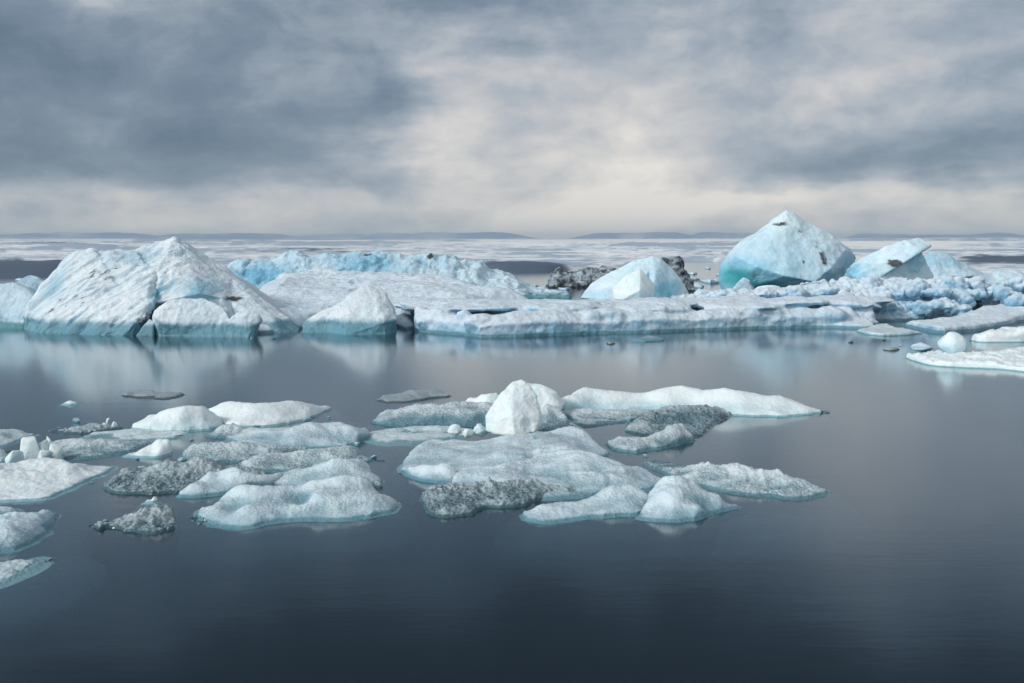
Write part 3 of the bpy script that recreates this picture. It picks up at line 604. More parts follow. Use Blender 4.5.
fl([(130, 456), (150, 457), (168, 455)], [(168, 437, .5), (162, 440, .45), (145, 447, .25), (130, 453, .1)], 'white', 'small white wedge rising to a point at its right', 111, edge=.1, w=.15, fine=.006)
fl([(138, 428), (160, 432), (195, 431), (215, 428), (222, 423)], [(220, 411, .7), (212, 407, .85), (198, 402, 1.0), (182, 403, .95), (172, 409, .75), (150, 412, .7), (141, 416, .5)], 'white', 'smooth white hump, the bulkiest ice of the near left cluster’s far side', 112,
   edge=.45, w=.45, fine=.006, rough=.10, rscale=1.2, blue=[(G(190, 425, .2), (2, 1.2, .4), .4)])
fl([(206, 415), (225, 425), (262, 427), (300, 421), (326, 411)], [(328, 405, .3), (305, 402, .5), (287, 399, .65), (268, 402, .6), (250, 398, .85), (236, 396, .9), (223, 399, .75), (214, 406, .4)], 'white', 'long smooth white floe with two gentle crests, far side of the left cluster', 113,
   edge=.3, w=.5, fine=.008, rough=.08, rscale=1.2, rid=.05, rid_s=1.5)
fl([(211, 436), (225, 438), (252, 436)], [(250, 425, .3), (235, 422, .35), (220, 424, .3), (212, 430, .2)], 'grain', 'crumbled rubble patch between white floes of the left cluster', 114, rid=.12, rid_s=.35, dirt=[(G(248, 425, .3), (.15, .3, .3), .7)])
fl([(230, 440), (262, 447), (310, 449), (345, 446), (367, 438)], [(367, 427, .35), (358, 420, .55), (340, 418, .6), (315, 422, .5), (290, 426, .45), (260, 425, .45), (245, 428, .35), (232, 435, .2)], 'melt', 'granular grey-white ridge with a blunt right end, behind the big mound', 115,
   edge=.25, w=.4, rid=.08, rid_s=.8, rough=.08)
fl([(184, 458), (205, 463), (250, 461), (300, 452)], [(300, 444, .3), (262, 443, .4), (230, 440, .4), (205, 438, .4), (192, 441, .35), (185, 449, .2)], 'grain', 'granular teal-grey floe in the middle of the left cluster', 116, edge=.2, rid=.08, rid_s=.6)
fl([(236, 467), (262, 471), (310, 471), (350, 468), (372, 461)], [(370, 456, .3), (358, 448, .45), (340, 445, .5), (312, 447, .45), (290, 452, .4), (262, 453, .4), (246, 458, .25)], 'grain', 'granular bluish floe just behind the high-backed mound', 117, edge=.2, rid=.08, rid_s=.7)
fl([(108, 489), (140, 492), (175, 491), (215, 488), (262, 484)], [(262, 468, .3), (230, 466, .4), (212, 462, .45), (195, 460, .45), (160, 462, .4), (135, 466, .35), (120, 471, .25), (110, 480, .15)], 'dark', 'dark crystalline floe speckled with white, left of the biggest mound', 118,
   edge=.22, w=.3, rid=.06, rid_s=.5, skirt=.3)
fl([(185, 496), (220, 494), (266, 487)], [(280, 472, .4), (262, 468, .45), (235, 466, .45), (210, 472, .35), (190, 485, .2)], 'melt', 'grey granular slab with a thin white lip, overlapping the dark crystalline floe', 119, edge=.15, w=.25)
fl([(262, 484), (300, 488), (350, 488), (382, 482)], [(376, 468, .5), (366, 457, .7), (352, 450, .85), (340, 451, .8), (322, 459, .65), (308, 466, .5), (285, 470, .4), (268, 477, .3)], 'melt', 'high-backed granular white mound directly behind the biggest near mound', 120, edge=.3, w=.5, rough=.08)
fl([(206, 515), (216, 523), (240, 527), (280, 522), (320, 519), (355, 517), (385, 514), (397, 506)], [(394, 496, .2), (383, 488, .35), (374, 480, .55), (364, 471, .8), (345, 468, .9), (316, 473, .85), (290, 482, .7), (266, 484, .7), (246, 480, .85), (226, 490, .65), (212, 497, .5), (205, 505, .35)],
   'melt', 'biggest near mound of granular white ice, front of the left cluster', 121, edge=.3, w=.45, rough=.10, rscale=.9, skirt=.75, drop=.5,
   inner=[(300, 505, .5), (250, 505, .55), (350, 495, .6), (230, 512, .4), (320, 490, .75)])
fl([(93, 526), (100, 531), (110, 529)], [(109, 520, .15), (101, 518, .2), (94, 521, .15)], 'dark', 'small dark glassy knob of clear ice, left end of the pair near the bottom', 122, w=.12, skirt=.15, rid=.06, rid_s=.2)
fl([(108, 524), (125, 529), (148, 533), (160, 531), (168, 527)], [(168, 509, .25), (160, 511, .25), (140, 513, .22), (125, 518, .15), (110, 521, .08)], 'dark', 'dark glassy fragment of clear ice with a bright upturned tip', 123, w=.15, skirt=.2, rid=.10, rid_s=.3)
fl([(146, 504), (156, 504), (164, 502)], [(156, 493, .25), (150, 499, .1)], 'white', 'tiny pale wedge above the dark glassy fragment', 124, w=.1, edge=.05)
fl([(371, 461), (384, 461)], [(384, 459, .04), (372, 459.5, .04)], 'dark', 'dark splinter floating alone between the two near clusters', 125, edge=.03, w=.06, skirt=.08, warp=.03, fine=.0)
fl([(373, 485), (380, 489), (384, 485)], [(383, 478, .2), (375, 478, .2)], 'dark', 'small dark block leaning at the right of the biggest mound', 126, w=.08, skirt=.1, warp=.04)
for k, (fr_, bk_, lb) in enumerate([
        ([(60, 462), (120, 476), (190, 478), (262, 478), (330, 470), (374, 462)], [(372, 428, .0), (320, 420, .0), (250, 426, .0), (190, 428, .0), (120, 440, .0), (70, 444, .0)], 'broad sunken sheet of pale ice under the middle of the near left cluster'),
        ([(30, 506), (62, 505), (104, 490), (122, 474)], [(90, 476, .0), (50, 490, .0)], 'sunken blue ledge along the front of the big smooth slab'),
        ([(250, 500), (320, 504), (388, 494)], [(384, 468, .0), (300, 464, .0), (246, 476, .0)], 'sunken ice joining the biggest mound to the floe behind it'),
        ([(470, 446), (560, 450), (640, 446), (700, 440), (735, 424)], [(720, 408, .0), (640, 406, .0), (560, 406, .0), (480, 420, .0)], 'sunken sheet of teal ice filling the gaps behind the main centre slab'),
        ([(620, 508), (700, 506), (760, 508), (824, 505)], [(820, 488, .0), (740, 476, .0), (660, 470, .0)], 'sunken ledge in front of the long flat floe pointing right')]):
    fl(fr_, bk_, 'pale', lb, 140 + k, edge=.0, rough=.0, rid=0, fine=.0, skirt=1.0, drop=.6, warp=.3, under=0, sunk=.06 if k != 4 else .12)
# crystal chunks
crys = [(12, 35, 438, 462, 'largest glassy crystal block of the heap'), (30, 47, 441, 460, 'square-edged ice crystal next to the largest block'), (44, 51, 436, 452, 'upright spike of clear ice on the crystal heap'),
        (45, 62, 443, 462, 'rounded glassy crystal at the right of the heap'), (58, 64, 449, 456, 'bright little crystal at the heap’s right end'), (0, 20, 450, 466, 'low white crystal lump left of the largest block'), (30, 52, 450, 464, 'low crystal rubble in front of the heap')]
for k, (x0, x1, y0, y1, lb) in enumerate(crys):
    crystal_px('ice_crystal', x0, x1, y0, y1, 'white', lb, group='glassy crystals heaped at far left', seed=200 + k)
for k, (x0, x1, y0, y1) in enumerate([(104, 110, 418, 426), (110, 117, 421, 429), (101, 106, 423, 429)]):
    crystal_px('ice_splinter', x0, x1, y0, y1, 'white', ['upright white splinter on the thin dark floe', 'right white splinter on the thin dark floe', 'left low splinter on the thin dark floe'][k], cat='ice splinter', seed=220 + k)

# ================================================================== near floes, centre cluster
CF = 'floes of the near centre cluster'
def fc(*a, **k): k.setdefault('group', CF); k.setdefault('grow', .07); return fl(*a, **k)
fc([(376, 401), (390, 403), (415, 402), (432, 398), (451, 397)], [(451, 393, .12), (440, 388, .3), (425, 388, .28), (410, 391, .15), (386, 393, .15), (377, 398, .08)], 'grey', 'smooth dark grey floe adrift behind the centre cluster', 301, edge=.08, fine=.004, w=.3)
fc([(369, 424), (400, 426), (440, 426), (490, 427), (525, 424)], [(520, 402, .3), (490, 402, .4), (462, 401, .5), (447, 404, .45), (432, 400, .6), (415, 403, .5), (398, 405, .4), (384, 411, .25), (371, 419, .12)], 'grain', 'blue-tinged granular floe behind and left of the white knob', 302, edge=.22, w=.4,
   rid=.06, rid_s=.7, blue=[(G(440, 421, .15), (3, 1, .3), .6)])
fc([(461, 406), (472, 408), (500, 410)], [(500, 394, .45), (486, 393, .5), (470, 395, .35), (462, 400, .2)], 'white', 'small white lump behind the left side of the white knob', 303, w=.25, fine=.005)
fc([(362, 440), (380, 445), (402, 446), (450, 441), (478, 434)], [(476, 427, .1), (440, 424, .12), (395, 425, .12), (368, 431, .08)], 'pale', 'thin pale flat slab left of the main centre slab', 304, edge=.06, fine=.006, skirt=.45, drop=.35, dirt=[(G(398, 419, .3), (.2, .3, .2), .9)])
fc([(540, 409), (565, 413), (600, 412), (640, 411), (690, 413), (720, 415), (760, 417), (795, 416), (818, 413)],
   [(820, 407, .35), (812, 401, .5), (795, 396, .65), (775, 391, .75), (742, 387, .85), (725, 382, 1.0), (690, 381, 1.0), (665, 382, 1.0), (655, 390, .7), (640, 391, .7), (618, 388, .8), (598, 384, .95), (575, 383, 1.0), (560, 386, .9), (548, 392, .7), (538, 400, .5)],
   'white', 'long smooth white floe closing the back of the centre cluster', 305, edge=.4, w=.6, fine=.01, rough=.08, rscale=1.5, skirt=.5, bil=.03, bil_s=1.2, rid=.012,
   blue=[(G(575, 409, .15), (1.2, 1, .3), 1.15), (G(650, 408, .15), (6, 1, .2), .6), (G(760, 413, .15), (4, 1, .2), .4)])
fc([(541, 420), (562, 417), (582, 426), (602, 425), (640, 419), (660, 413)], [(650, 409, .15), (600, 409, .15), (560, 408, .18), (545, 411, .15)], 'grain', 'flat grey slab in the gap behind the main centre slab', 306, edge=.1, w=.25)
fc([(541, 430), (560, 428), (566, 424)], [(566, 412, .3), (555, 404, .4), (541, 404, .4)], 'grain', 'granular lump at the right foot of the white knob', 307, w=.25)
fc([(630, 432), (660, 437), (690, 438), (707, 432), (716, 423), (735, 415)], [(733, 411, .15), (715, 404, .35), (695, 403, .45), (668, 404, .45), (646, 411, .3), (632, 419, .2)], 'dark', 'teal speckled clear floe below the long white floe', 308, edge=.14, w=.3, blue=[(G(690, 415, .3), (1.2, 1, .3), .5)])
fc([(629, 432), (645, 434), (658, 431)], [(657, 423, .2), (643, 421, .25), (630, 424, .2)], 'dark', 'small glassy teal block beside the crescent-shaped floe', 309, w=.12, warp=.05, fine=.01, skirt=.15)
fc([(606, 445), (618, 450), (637, 453), (666, 447), (693, 441)], [(693, 432, .3), (682, 422, .5), (668, 423, .5), (656, 431, .4), (640, 437, .3), (622, 436, .3), (608, 440, .25)], 'grain', 'crescent-shaped grey-white floe right of the main slab', 310, edge=.22, w=.25, rough=.07)
fc([(401, 471), (430, 476), (500, 478), (560, 474), (606, 456)], [(606, 450, .2), (600, 436, .45), (588, 427, .6), (572, 425, .6), (540, 430, .5), (500, 435, .5), (460, 436, .5), (436, 436, .45), (420, 441, .35), (408, 452, .25)], 'melt', 'main broad pale slab carrying the white knob', 311,
   edge=.3, w=.35, rough=.06, rscale=1.2, fine=.015, flow=((1, .15), 3, .7, .04), inner=[(500, 455, .4), (560, 445, .5)])
fc([(400, 473), (412, 479), (432, 483), (466, 484)], [(467, 476, .2), (460, 463, .45), (448, 458, .55), (426, 456, .55), (412, 461, .4), (402, 469, .2)], 'melt', 'rounded pale lobe at the left front of the main slab', 312, edge=.2, w=.4, skirt=.35)
fc([(460, 489), (530, 499), (575, 498), (610, 494), (655, 489), (664, 482)], [(658, 475, .12), (640, 465, .25), (612, 458, .4), (590, 450, .6), (570, 446, .65), (545, 450, .5), (520, 459, .35), (500, 462, .4), (480, 460, .45), (465, 462, .35), (458, 470, .25)], 'melt', 'wide sloping pale slab with a low crest, middle of the centre cluster', 313,
   edge=.15, w=.3, rough=.06, rscale=1.0, inner=[(540, 480, .2), (600, 475, .3), (500, 478, .25)], flow=((.95, -.3), 2.5, .5, .04))
fc([(421, 502), (428, 511), (440, 517), (465, 515), (480, 509), (500, 507), (522, 507), (535, 503), (552, 497), (578, 492)], [(578, 486, .12), (550, 479, .3), (520, 477, .35), (490, 479, .35), (455, 482, .3), (434, 484, .28), (424, 491, .2)], 'dark', 'rough crystalline floe of glittering dark ice, front left of the centre cluster', 314,
   edge=.25, w=.2, rough=.06, rid=.08, rid_s=.35, fine=.05, skirt=.3)
fc([(526, 516), (535, 521), (560, 522), (590, 518), (615, 516), (645, 514), (656, 508)], [(654, 487, .4), (632, 482, .5), (610, 485, .5), (590, 492, .4), (572, 498, .3), (550, 499, .32), (535, 501, .3), (527, 507, .2)], 'melt', 'granular white floe with a hump at its right, front of the centre cluster', 315, edge=.22, w=.3, rough=.06)
fc([(640, 517), (655, 522), (690, 521), (712, 514), (736, 508)], [(734, 504, .10), (712, 492, .3), (688, 477, .6), (673, 470, .8), (660, 476, .6), (650, 487, .4), (642, 500, .25)], 'melt', 'triangular peaked granular floe with a bright rim along its right edge', 316, edge=.12, w=.2, rough=.05, skirt=.4, inner=[(675, 490, .5), (690, 505, .25)])
fc([(647, 464), (670, 476), (705, 487), (740, 494), (770, 497), (800, 499), (826, 493)], [(822, 485, .15), (800, 476, .25), (770, 469, .35), (745, 463, .45), (715, 462, .4), (685, 465, .3), (665, 461, .2), (647, 458, .15)], 'grain', 'long flat granular floe pointing right, outermost of the centre cluster', 317,
   edge=.18, w=.25, rough=.06, skirt=.7, drop=.45, dirt=[], fine=.03)
# the white knob standing on the slab
knob = [hull([(486, 431, 26.6), (485.5, 424, 26.7), (487, 415, 26.8), (494, 402, 27.1), (505, 389, 27.4), (514, 381, 27.6), (521, 380, 27.7), (530, 387, 27.5), (537, 398, 27.3), (542, 412, 27.0), (542, 426, 26.8), (534, 433, 26.4), (515, 436, 26.1), (497, 435, 26.3), (512, 412, 26.5)], .9, sx=.7, sz=.8)]
berg('ice_block', knob, 'white', 'tall rounded pure white knob of ice standing on the main centre slab', cat='ice block', vox=.03, smooth_it=8, amps=((.6, .09), (.25, .03)), rid=.03, rid_s=.5, seed=61)
berg('ice_block', [hull([(508, 402, 31), (514, 390, 31), (527, 382, 31), (541, 383.5, 31), (556, 392, 31), (566, 403, 31), (560, 412, 30.5), (520, 412, 30.5)], 1.2)], 'white', 'white ice lump partly hidden behind the right side of the tall knob', cat='ice block', vox=.04, smooth_it=4, amps=((.5, .08), (.2, .03)), seed=62)
for k, (x0, x1, y0, y1) in enumerate([(447, 462, 427, 436), (462, 472, 430, 437), (472, 486, 426, 436)]):
    chunk_px('ice_chunk', x0, x1, y0, y1, 'white', ['leftmost of three small white lumps left of the knob’s foot', 'middle and smallest of three white lumps left of the knob', 'white lump touching the knob’s left foot'][k], seed=230 + k, z0=.2, sub=4, amp=.35, facets=14)

# loose bits of ice between the near floes
rnd = random.Random(21)
def inpoly(x, y, pg):
    r_ = False; j = len(pg) - 1
    for i in range(len(pg)):
        if (pg[i][1] > y) != (pg[j][1] > y) and x < (pg[j][0] - pg[i][0]) * (y - pg[i][1]) / (pg[j][1] - pg[i][1]) + pg[i][0]: r_ = not r_
        j = i
    return r_
zones = [([(20, 432), (70, 422), (140, 424), (330, 415), (375, 425), (385, 470), (400, 492), (260, 500), (100, 492), (60, 470)], 46, 'small loose ice bit wedged among the near left floes', 'ice bits among the near left floes', .78),
         ([(362, 420), (480, 404), (640, 405), (735, 408), (700, 440), (650, 462), (600, 440), (420, 440), (370, 442)], 20, 'small loose ice bit in the gaps of the near centre floes', 'ice bits among the near centre floes', .8)]
for pg, n_, lb, gp, dd in zones:
    k = 0
    while k < n_:
        q = (rnd.uniform(20, 740), rnd.uniform(404, 500))
        if not inpoly(q[0], q[1], pg): continue
        wd = rnd.choice([3, 4, 5, 6, 8, 11]) * (q[1] / 450)
        crystal_px('ice_bit', q[0] - wd / 2, q[0] + wd / 2, q[1] - wd * rnd.uniform(.25, .5), q[1], rnd.choice(['pale', 'melt', 'white', 'melt']), lb, cat='ice bit', group=gp, seed=900 + k + n_ * 3, z0=0.0)
        k += 1
#SETTING
# ================================================================== water, lake bed
def box_obj(name, x0, x1, y0, y1, z0, z1, mat):
    V = [(x, y, z) for z in (z0, z1) for y in (y0, y1) for x in (x0, x1)]
    Fc = [(0, 2, 3, 1), (4, 5, 7, 6), (0, 1, 5, 4), (2, 6, 7, 3), (0, 4, 6, 2), (1, 3, 7, 5)]
    return mesh_obj(name, V, Fc, mat, False)
m, nt = new_mat('lagoon_water'); N = NT(nt)
geo = N.n('ShaderNodeNewGeometry'); mp = N.n('ShaderNodeMapping'); mp.inputs['Scale'].default_value = (0.35, 1.2, 1)
N.link(geo.outputs['Position'], mp.inputs[0])
w1 = N.noise(mp.outputs[0], 1.2, 3, .5); w2 = N.noise(mp.outputs[0], 6.0, 3, .6)
hh = N.math('ADD', N.math('MULTIPLY', w1, .7), N.math('MULTIPLY', w2, .3))
bp = N.n('ShaderNodeBump', i_Strength=0.25, i_Distance=0.012); N.link(hh, bp.inputs['Height'])
fr = N.n('ShaderNodeFresnel', i_IOR=1.52); N.link(bp.outputs[0], fr.inputs['Normal'])
gl = N.n('ShaderNodeBsdfGlossy', i_Roughness=0.12); gl.inputs['Color'].default_value = (.92, .975, 1, 1); N.link(bp.outputs[0], gl.inputs['Normal'])
tr = N.n('ShaderNodeBsdfTransparent'); tr.inputs['Color'].default_value = (.88, .96, .98, 1)
df = N.n('ShaderNodeBsdfDiffuse'); df.inputs['Color'].default_value = (.016, .036, .048, 1)
mx = N.n('ShaderNodeMixShader', i_Fac=0.22); N.link(tr.outputs[0], mx.inputs[1]); N.link(df.outputs[0], mx.inputs[2])
ms = N.n('ShaderNodeMixShader'); N.link(N.math('POWER', fr.outputs[0], .60), ms.inputs[0]); N.link(mx.outputs[0], ms.inputs[1]); N.link(gl.outputs[0], ms.inputs[2])
out = N.n('ShaderNodeOutputMaterial'); N.link(ms.outputs[0], out.inputs[0])
ab = N.n('ShaderNodeVolumeAbsorption', i_Density=1.0); ab.inputs['Color'].default_value = (.28, .68, .76, 1)
N.link(ab.outputs[0], out.inputs['Volume'])
tag(box_obj('water', -420, 420, -60, 420, -2.9, 0.0, m), kind='structure')
m, nt = new_mat('lake_silt'); N = NT(nt); geo = N.n('ShaderNodeNewGeometry')
c = N.mix(N.noise(geo.outputs['Position'], .5, 5), (.05, .06, .06), (.09, .10, .10))
bs = N.n('ShaderNodeBsdfPrincipled', i_Roughness=.9); N.link(c, bs.inputs['Base Color']); out = N.n('ShaderNodeOutputMaterial'); N.link(bs.outputs[0], out.inputs[0])
S = 26000
tag(mesh_obj('lake_bed', [(-S, -2000, -3), (S, -2000, -3), (S, S, -3), (-S, S, -3)], [(0, 1, 2, 3)], m, False), kind='structure')

# ================================================================== glacier and outwash plain beyond the lagoon
na, nr = 1100, 420
az = np.linspace(-math.radians(47), math.radians(47), na)
r = 170.0 * (19000 / 170.0) ** (np.linspace(0, 1, nr))
A, R = np.meshgrid(az, r); a = A.ravel(); rr = R.ravel()
x = rr * np.sin(a); y = rr * np.cos(a); px = 512 + F * np.tan(a)
p3 = np.stack([x, y, np.zeros_like(x)], 1)
pl = np.stack([px / 40.0, np.log(rr) * 6.0, np.zeros_like(x)], 1)      # bearing and log-distance, for bands that follow the ice flow
def sm(v, lo, hi): t = np.clip((v - lo) / (hi - lo), 0, 1); return t * t * (3 - 2 * t)
shore = 205 - 38 * np.exp(-((px - 525) / 45) ** 4) - 30 * sm(-px, -120, -60) + 22 * fbm(p3, 60, 4, 5) + 120 * np.exp(-((px - 700) / 60) ** 2)
land = sm(rr, shore, shore + 40)
yt = np.interp(np.log(rr), np.log([170, 400, 1000, 3000, 7000, 12000, 19000]), [0.3, 1.5, 4.5, 16, 42, 80, 120])
z = yt.copy()
rough_g = ridged(p3, 30, 3, 3) * 1.0 * sm(rr, 220, 500) + ridged(p3, 110, 3, 4) * 2.2 * sm(rr, 500, 1500) + fbm(p3, 900, 4, 6) * 9 * sm(rr, 1500, 5000) + fbm(p3, 3000, 4, 8) * 25 * sm(rr, 5000, 12000)
# moraine ground on the left, dark flats in the centre and at right
left = np.exp(-((px - 40) / 75) ** 2) * np.exp(-((np.log(rr) - math.log(900)) / .35) ** 2)
z = z + rough_g + left * 3.5 + 1.1 * np.exp(-((px - 525) / 42) ** 4) * np.exp(-((rr - 200) / 45) ** 2) + 1.3 * sm(-px, -110, -40) * np.exp(-((rr - 215) / 60) ** 2)
def patch(cx, sx, r0, s): return np.exp(-((px - cx) / sx) ** 2) * np.exp(-((np.log(rr) - math.log(r0)) / s) ** 2)
n_b = fbm(pl, 1.0, 4, 12); n_f = fbm(pl * np.array([4, 4, 1]), 1.0, 3, 14)
dark = 1.6 * patch(20, 120, 240, .36) + 1.0 * patch(45, 70, 1000, .28) + 1.9 * patch(525, 50, 205, .26) + 1.3 * patch(1010, 70, 330, .28) + .5 * patch(330, 200, 600, .6) + .5 * patch(760, 60, 600, .25)
dark = np.clip(dark + .55 * n_b + .3 * n_f * sm(rr, 200, 500) - .32 + .1 * sm(rr, 600, 2500), 0, 1)
snow = np.clip(1.6 * patch(530, 70, 5000, .5) + 1.0 * patch(330, 60, 5000, .3) + 1.6 * patch(900, 80, 1500, .8) + 1.3 * patch(650, 140, 3500, .6) + .4 * n_b, 0, 1)
yp = 5322.0 / rr
tex = .5 + .42 * fbm(np.stack([px / 7.0 + yp * 1.5, yp / 1.3, np.zeros_like(x)], 1), 1.0, 3, 31) * sm(-np.abs(px - 700), -160, -60) + .26 * fbm(np.stack([px / 14.0, yp / 1.2, np.zeros_like(x)], 1), 1.0, 3, 35) + .5 * fbm(np.stack([px / 90.0, yp / 1.6, np.zeros_like(x)], 1), 1.0, 3, 33)
z = z + (tex - .5) * np.interp(rr, [200, 600, 3000, 9000], [1.2, .9, 1.2, 2.0]) * sm(rr, 215, 300)
# table mountains beyond
mt = np.zeros_like(x)
for cx, w0, w1, hgt in ((635, 62, 75, 9.0), (730, 45, 60, 8.5), (470, 50, 75, 8.0), (405, 40, 60, 8.5), (335, 40, 60, 6.5), (230, 70, 100, 8), (100, 60, 90, 7), (20, 40, 60, 6), (880, 30, 50, 6.5), (960, 60, 90, 6)):
    mt = np.maximum(mt, hgt * (1 - sm(np.abs(px - cx), w0 * .55, w1)))
mt = mt * (0.86 + .30 * fbm(pl * np.array([.8, 0, 0]), 1.0, 4, 20)) * 17000 / F
z = z + np.maximum(0, mt - yt * 0) * sm(rr, 13500, 16500) * .85
z = z * land - 1.5 * (1 - land)
idx = np.arange(na * nr).reshape(nr, na)
Fc = np.stack([idx[:-1, :-1].ravel(), idx[:-1, 1:].ravel(), idx[1:, 1:].ravel(), idx[1:, :-1].ravel()], 1)
m, nt = new_mat('glacier_surface'); N = NT(nt); geo = N.n('ShaderNodeNewGeometry'); pos = geo.outputs['Position']
ad = N.n('ShaderNodeAttribute', attribute_name='moraine').outputs['Fac']; asn = N.n('ShaderNodeAttribute', attribute_name='snow').outputs['Fac']; amt = N.n('ShaderNodeAttribute', attribute_name='rock').outputs['Fac']
n1 = N.noise(pos, .02, 8, .7, .5); n2 = N.noise(pos, .12, 6, .75)
ice = N.mix(N.ramp(n2, .38, .58), (.34, .42, .52), (.80, .86, .90))
ice = N.mix(N.ramp(n1, .45, .65), ice, (.72, .76, .80))
dk = N.math('ADD', ad, N.math('MULTIPLY', N.math('SUBTRACT', n2, .5), 1.0), clamp=True)
tx = N.n('ShaderNodeAttribute', attribute_name='crevasse').outputs['Fac']
ice = N.mix(N.ramp(tx, .50, .72), ice, (.36, .45, .55)); ice = N.mix(N.ramp(tx, .20, .42), (.80, .84, .87), ice)
c = N.mix(N.ramp(dk, .30, .62), ice, (.075, .115, .175))
c = N.mix(N.ramp(asn, .35, .8), c, (.80, .81, .82))
c = N.mix(N.math('MULTIPLY', amt, N.ramp(N.noise(pos, .0009, 5, .7), .28, .46)), c, (.13, .25, .45))  # blue of distance haze painted into the mountain colour
bs = N.n('ShaderNodeBsdfPrincipled', i_Roughness=.8); N.link(c, bs.inputs['Base Color']); out = N.n('ShaderNodeOutputMaterial'); N.link(bs.outputs[0], out.inputs[0])
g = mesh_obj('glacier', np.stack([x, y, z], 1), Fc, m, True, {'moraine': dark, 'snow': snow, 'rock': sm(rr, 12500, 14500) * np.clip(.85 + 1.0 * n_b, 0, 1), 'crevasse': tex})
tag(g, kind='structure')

# ================================================================== haze
m, nt = new_mat('haze_air'); N = NT(nt)
pv = N.n('ShaderNodeVolumePrincipled', i_Density=8e-5, i_Anisotropy=0.0); pv.inputs['Color'].default_value = (.66, .84, 1.0, 1)
out = N.n('ShaderNodeOutputMaterial'); N.link(pv.outputs[0], out.inputs['Volume'])
tag(box_obj('haze', -18000, 18000, -2500, 20500, -4.2, 240, m), kind='stuff')

# ================================================================== sky
world = bpy.data.worlds.new("World"); sc.world = world; world.use_nodes = True
nt = world.node_tree; nt.nodes.clear(); N = NT(nt)
SUN_EL, SUN_AZ = 30.0, -115.0          # azimuth from the view direction, negative is left
tc = N.n('ShaderNodeTexCoord'); sep = N.n('ShaderNodeSeparateXYZ'); N.link(tc.outputs['Generated'], sep.inputs[0])
X, Y, Z = sep.outputs
azn = N.math('ARCTAN2', X, Y); el = N.math('ARCSINE', Z)
cx = N.n('ShaderNodeCombineXYZ'); N.link(azn, cx.inputs[0]); N.link(N.math('MULTIPLY', el, 3.2), cx.inputs[1])
wv = N.noise(cx.outputs[0], 3.2, 5, .55); wv2 = N.noise(N.vmath('ADD', cx.outputs[0], (5.2, 1.3, 0)), 4.5, 5, .55)
azw = N.math('ADD', azn, N.math('MULTIPLY', N.math('SUBTRACT', wv, .5), .34))
elw = N.math('ADD', el, N.math('MULTIPLY', N.math('SUBTRACT', wv2, .5), .13))
tot = None
def blob(px_, py_, sx, sy, amp, warp=True):
    global tot
    a0 = math.atan((px_ - 512) / F); e0 = (HZ - py_) / F
    da = N.math('DIVIDE', N.math('SUBTRACT', azw if warp else azn, a0), sx / F); de = N.math('DIVIDE', N.math('SUBTRACT', elw if warp else el, e0), sy / F)
    s = N.math('ADD', N.math('MULTIPLY', da, da), N.math('MULTIPLY', de, de))
    g = N.math('MULTIPLY', N.math('EXPONENT', N.math('MULTIPLY', s, -1.0)), amp)
    tot = g if tot is None else N.math('ADD', tot, g)
for b in ((170, 150, 210, 80, -.20), (60, 60, 200, 60, .04), (395, 95, 60, 35, -.16), (520, -25, 330, 50, -.24), (440, 115, 70, 45, .34), (600, 160, 110, 50, .20), (500, 190, 220, 26, .10), (425, 160, 60, 30, .22),
          (480, 60, 110, 24, .16), (150, 22, 40, 18, .34), (740, 80, 240, 90, .18), (700, 150, 330, 90, .10), (870, 160, 150, 36, -.16), (800, 203, 260, 14, .16), (520, 220, 900, 26, .30), (620, 205, 200, 30, .14), (950, 60, 160, 70, .06), (60, 215, 160, 22, .14)):
    blob(*b)
blob(512, 240, 3000, 18, .24, False); blob(512, -215, 1500, 130, -.85); blob(760, -20, 330, 60, .16)
cy = N.n('ShaderNodeCombineXYZ'); N.link(azn, cy.inputs[0]); N.link(N.math('MULTIPLY', el, 1.55), cy.inputs[1]); cy.inputs[2].default_value = 3.3
cw = N.n('ShaderNodeTexNoise', i_Scale=7.0, i_Detail=4.0); N.link(cy.outputs[0], cw.inputs['Vector'])
cyw = N.n('ShaderNodeVectorMath', operation='MULTIPLY_ADD'); N.link(cw.outputs['Color'], cyw.inputs[0]); cyw.inputs[1].default_value = (.10, .07, 0); N.link(cy.outputs[0], cyw.inputs[2])
f1 = N.noise(cyw.outputs[0], 7.5, 12, .60, 0)
cz = N.n('ShaderNodeCombineXYZ'); N.link(N.math('MULTIPLY', azn, 1.3), cz.inputs[0]); N.link(N.math('ADD', N.math('MULTIPLY', el, 3.6), N.math('MULTIPLY', azn, -.5)), cz.inputs[1]); cz.inputs[2].default_value = 8.1
f2 = N.noise(cz.outputs[0], 7.0, 6, .52, .3)
lev = N.math('ADD', N.math('ADD', tot, .455), N.math('MULTIPLY', N.math('SUBTRACT', f1, .5), .85))
lev = N.math('ADD', lev, N.math('MULTIPLY', N.math('SUBTRACT', f2, .5), .26))
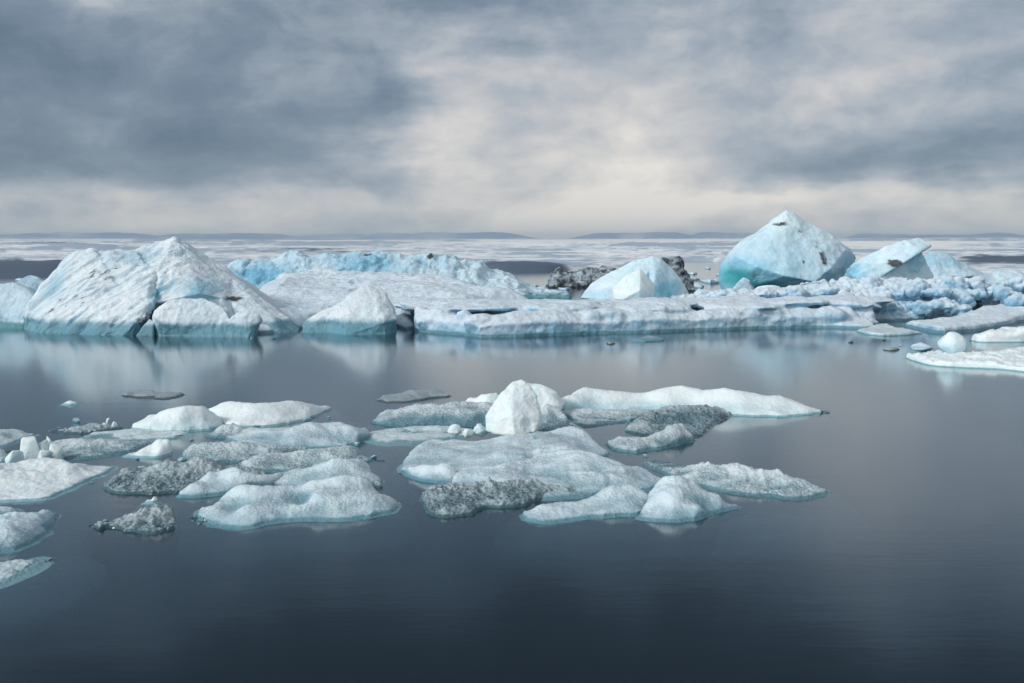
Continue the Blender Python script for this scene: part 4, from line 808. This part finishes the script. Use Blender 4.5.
# brightness added to the unseen sky behind the camera, to light the ice faces
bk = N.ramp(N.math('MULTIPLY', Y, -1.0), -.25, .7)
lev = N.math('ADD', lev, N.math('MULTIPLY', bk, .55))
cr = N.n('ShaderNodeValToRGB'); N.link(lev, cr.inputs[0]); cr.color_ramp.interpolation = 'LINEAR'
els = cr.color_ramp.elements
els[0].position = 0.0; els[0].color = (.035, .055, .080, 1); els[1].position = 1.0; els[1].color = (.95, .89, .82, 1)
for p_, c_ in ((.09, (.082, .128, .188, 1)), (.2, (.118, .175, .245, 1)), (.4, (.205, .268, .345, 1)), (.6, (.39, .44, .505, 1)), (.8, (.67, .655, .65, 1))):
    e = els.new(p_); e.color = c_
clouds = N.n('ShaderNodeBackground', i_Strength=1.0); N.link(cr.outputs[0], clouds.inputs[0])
sky = N.n('ShaderNodeTexSky', sky_type='NISHITA'); sky.sun_disc = False; sky.sun_elevation = math.radians(SUN_EL); sky.sun_rotation = math.radians(SUN_AZ)
bg = N.n('ShaderNodeBackground', i_Strength=0.08); N.link(sky.outputs[0], bg.inputs[0])
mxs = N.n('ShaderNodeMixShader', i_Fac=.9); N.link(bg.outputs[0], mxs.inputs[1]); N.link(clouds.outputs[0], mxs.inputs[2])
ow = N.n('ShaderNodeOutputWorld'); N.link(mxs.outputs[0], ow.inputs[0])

sd_ = bpy.data.lights.new('sun', 'SUN'); so = bpy.data.objects.new('sun', sd_); COL.objects.link(so)
sd_.energy = 2.6; sd_.angle = math.radians(10); sd_.color = (1.0, .975, .94)
e, a_ = math.radians(SUN_EL), math.radians(SUN_AZ)
dirv = Vector((math.sin(a_) * math.cos(e), math.cos(a_) * math.cos(e), math.sin(e)))
so.rotation_euler = dirv.to_track_quat('Z', 'Y').to_euler(); so.location = (-20, -20, 30)

# ------------------------------------------------------------------ render settings
vs = sc.view_settings; sc.display_settings.display_device = 'sRGB'
vs.view_transform = 'Standard'; vs.look = 'None'; vs.exposure = 0.0; vs.gamma = 1.0; vs.use_curve_mapping = False
cy_ = sc.cycles; cy_.use_denoising = True
try: cy_.denoiser = 'OPENIMAGEDENOISE'
except Exception: pass
cy_.max_bounces = 8; cy_.diffuse_bounces = 3; cy_.glossy_bounces = 3; cy_.transparent_max_bounces = 12; cy_.volume_bounces = 0
cy_.use_adaptive_sampling = True
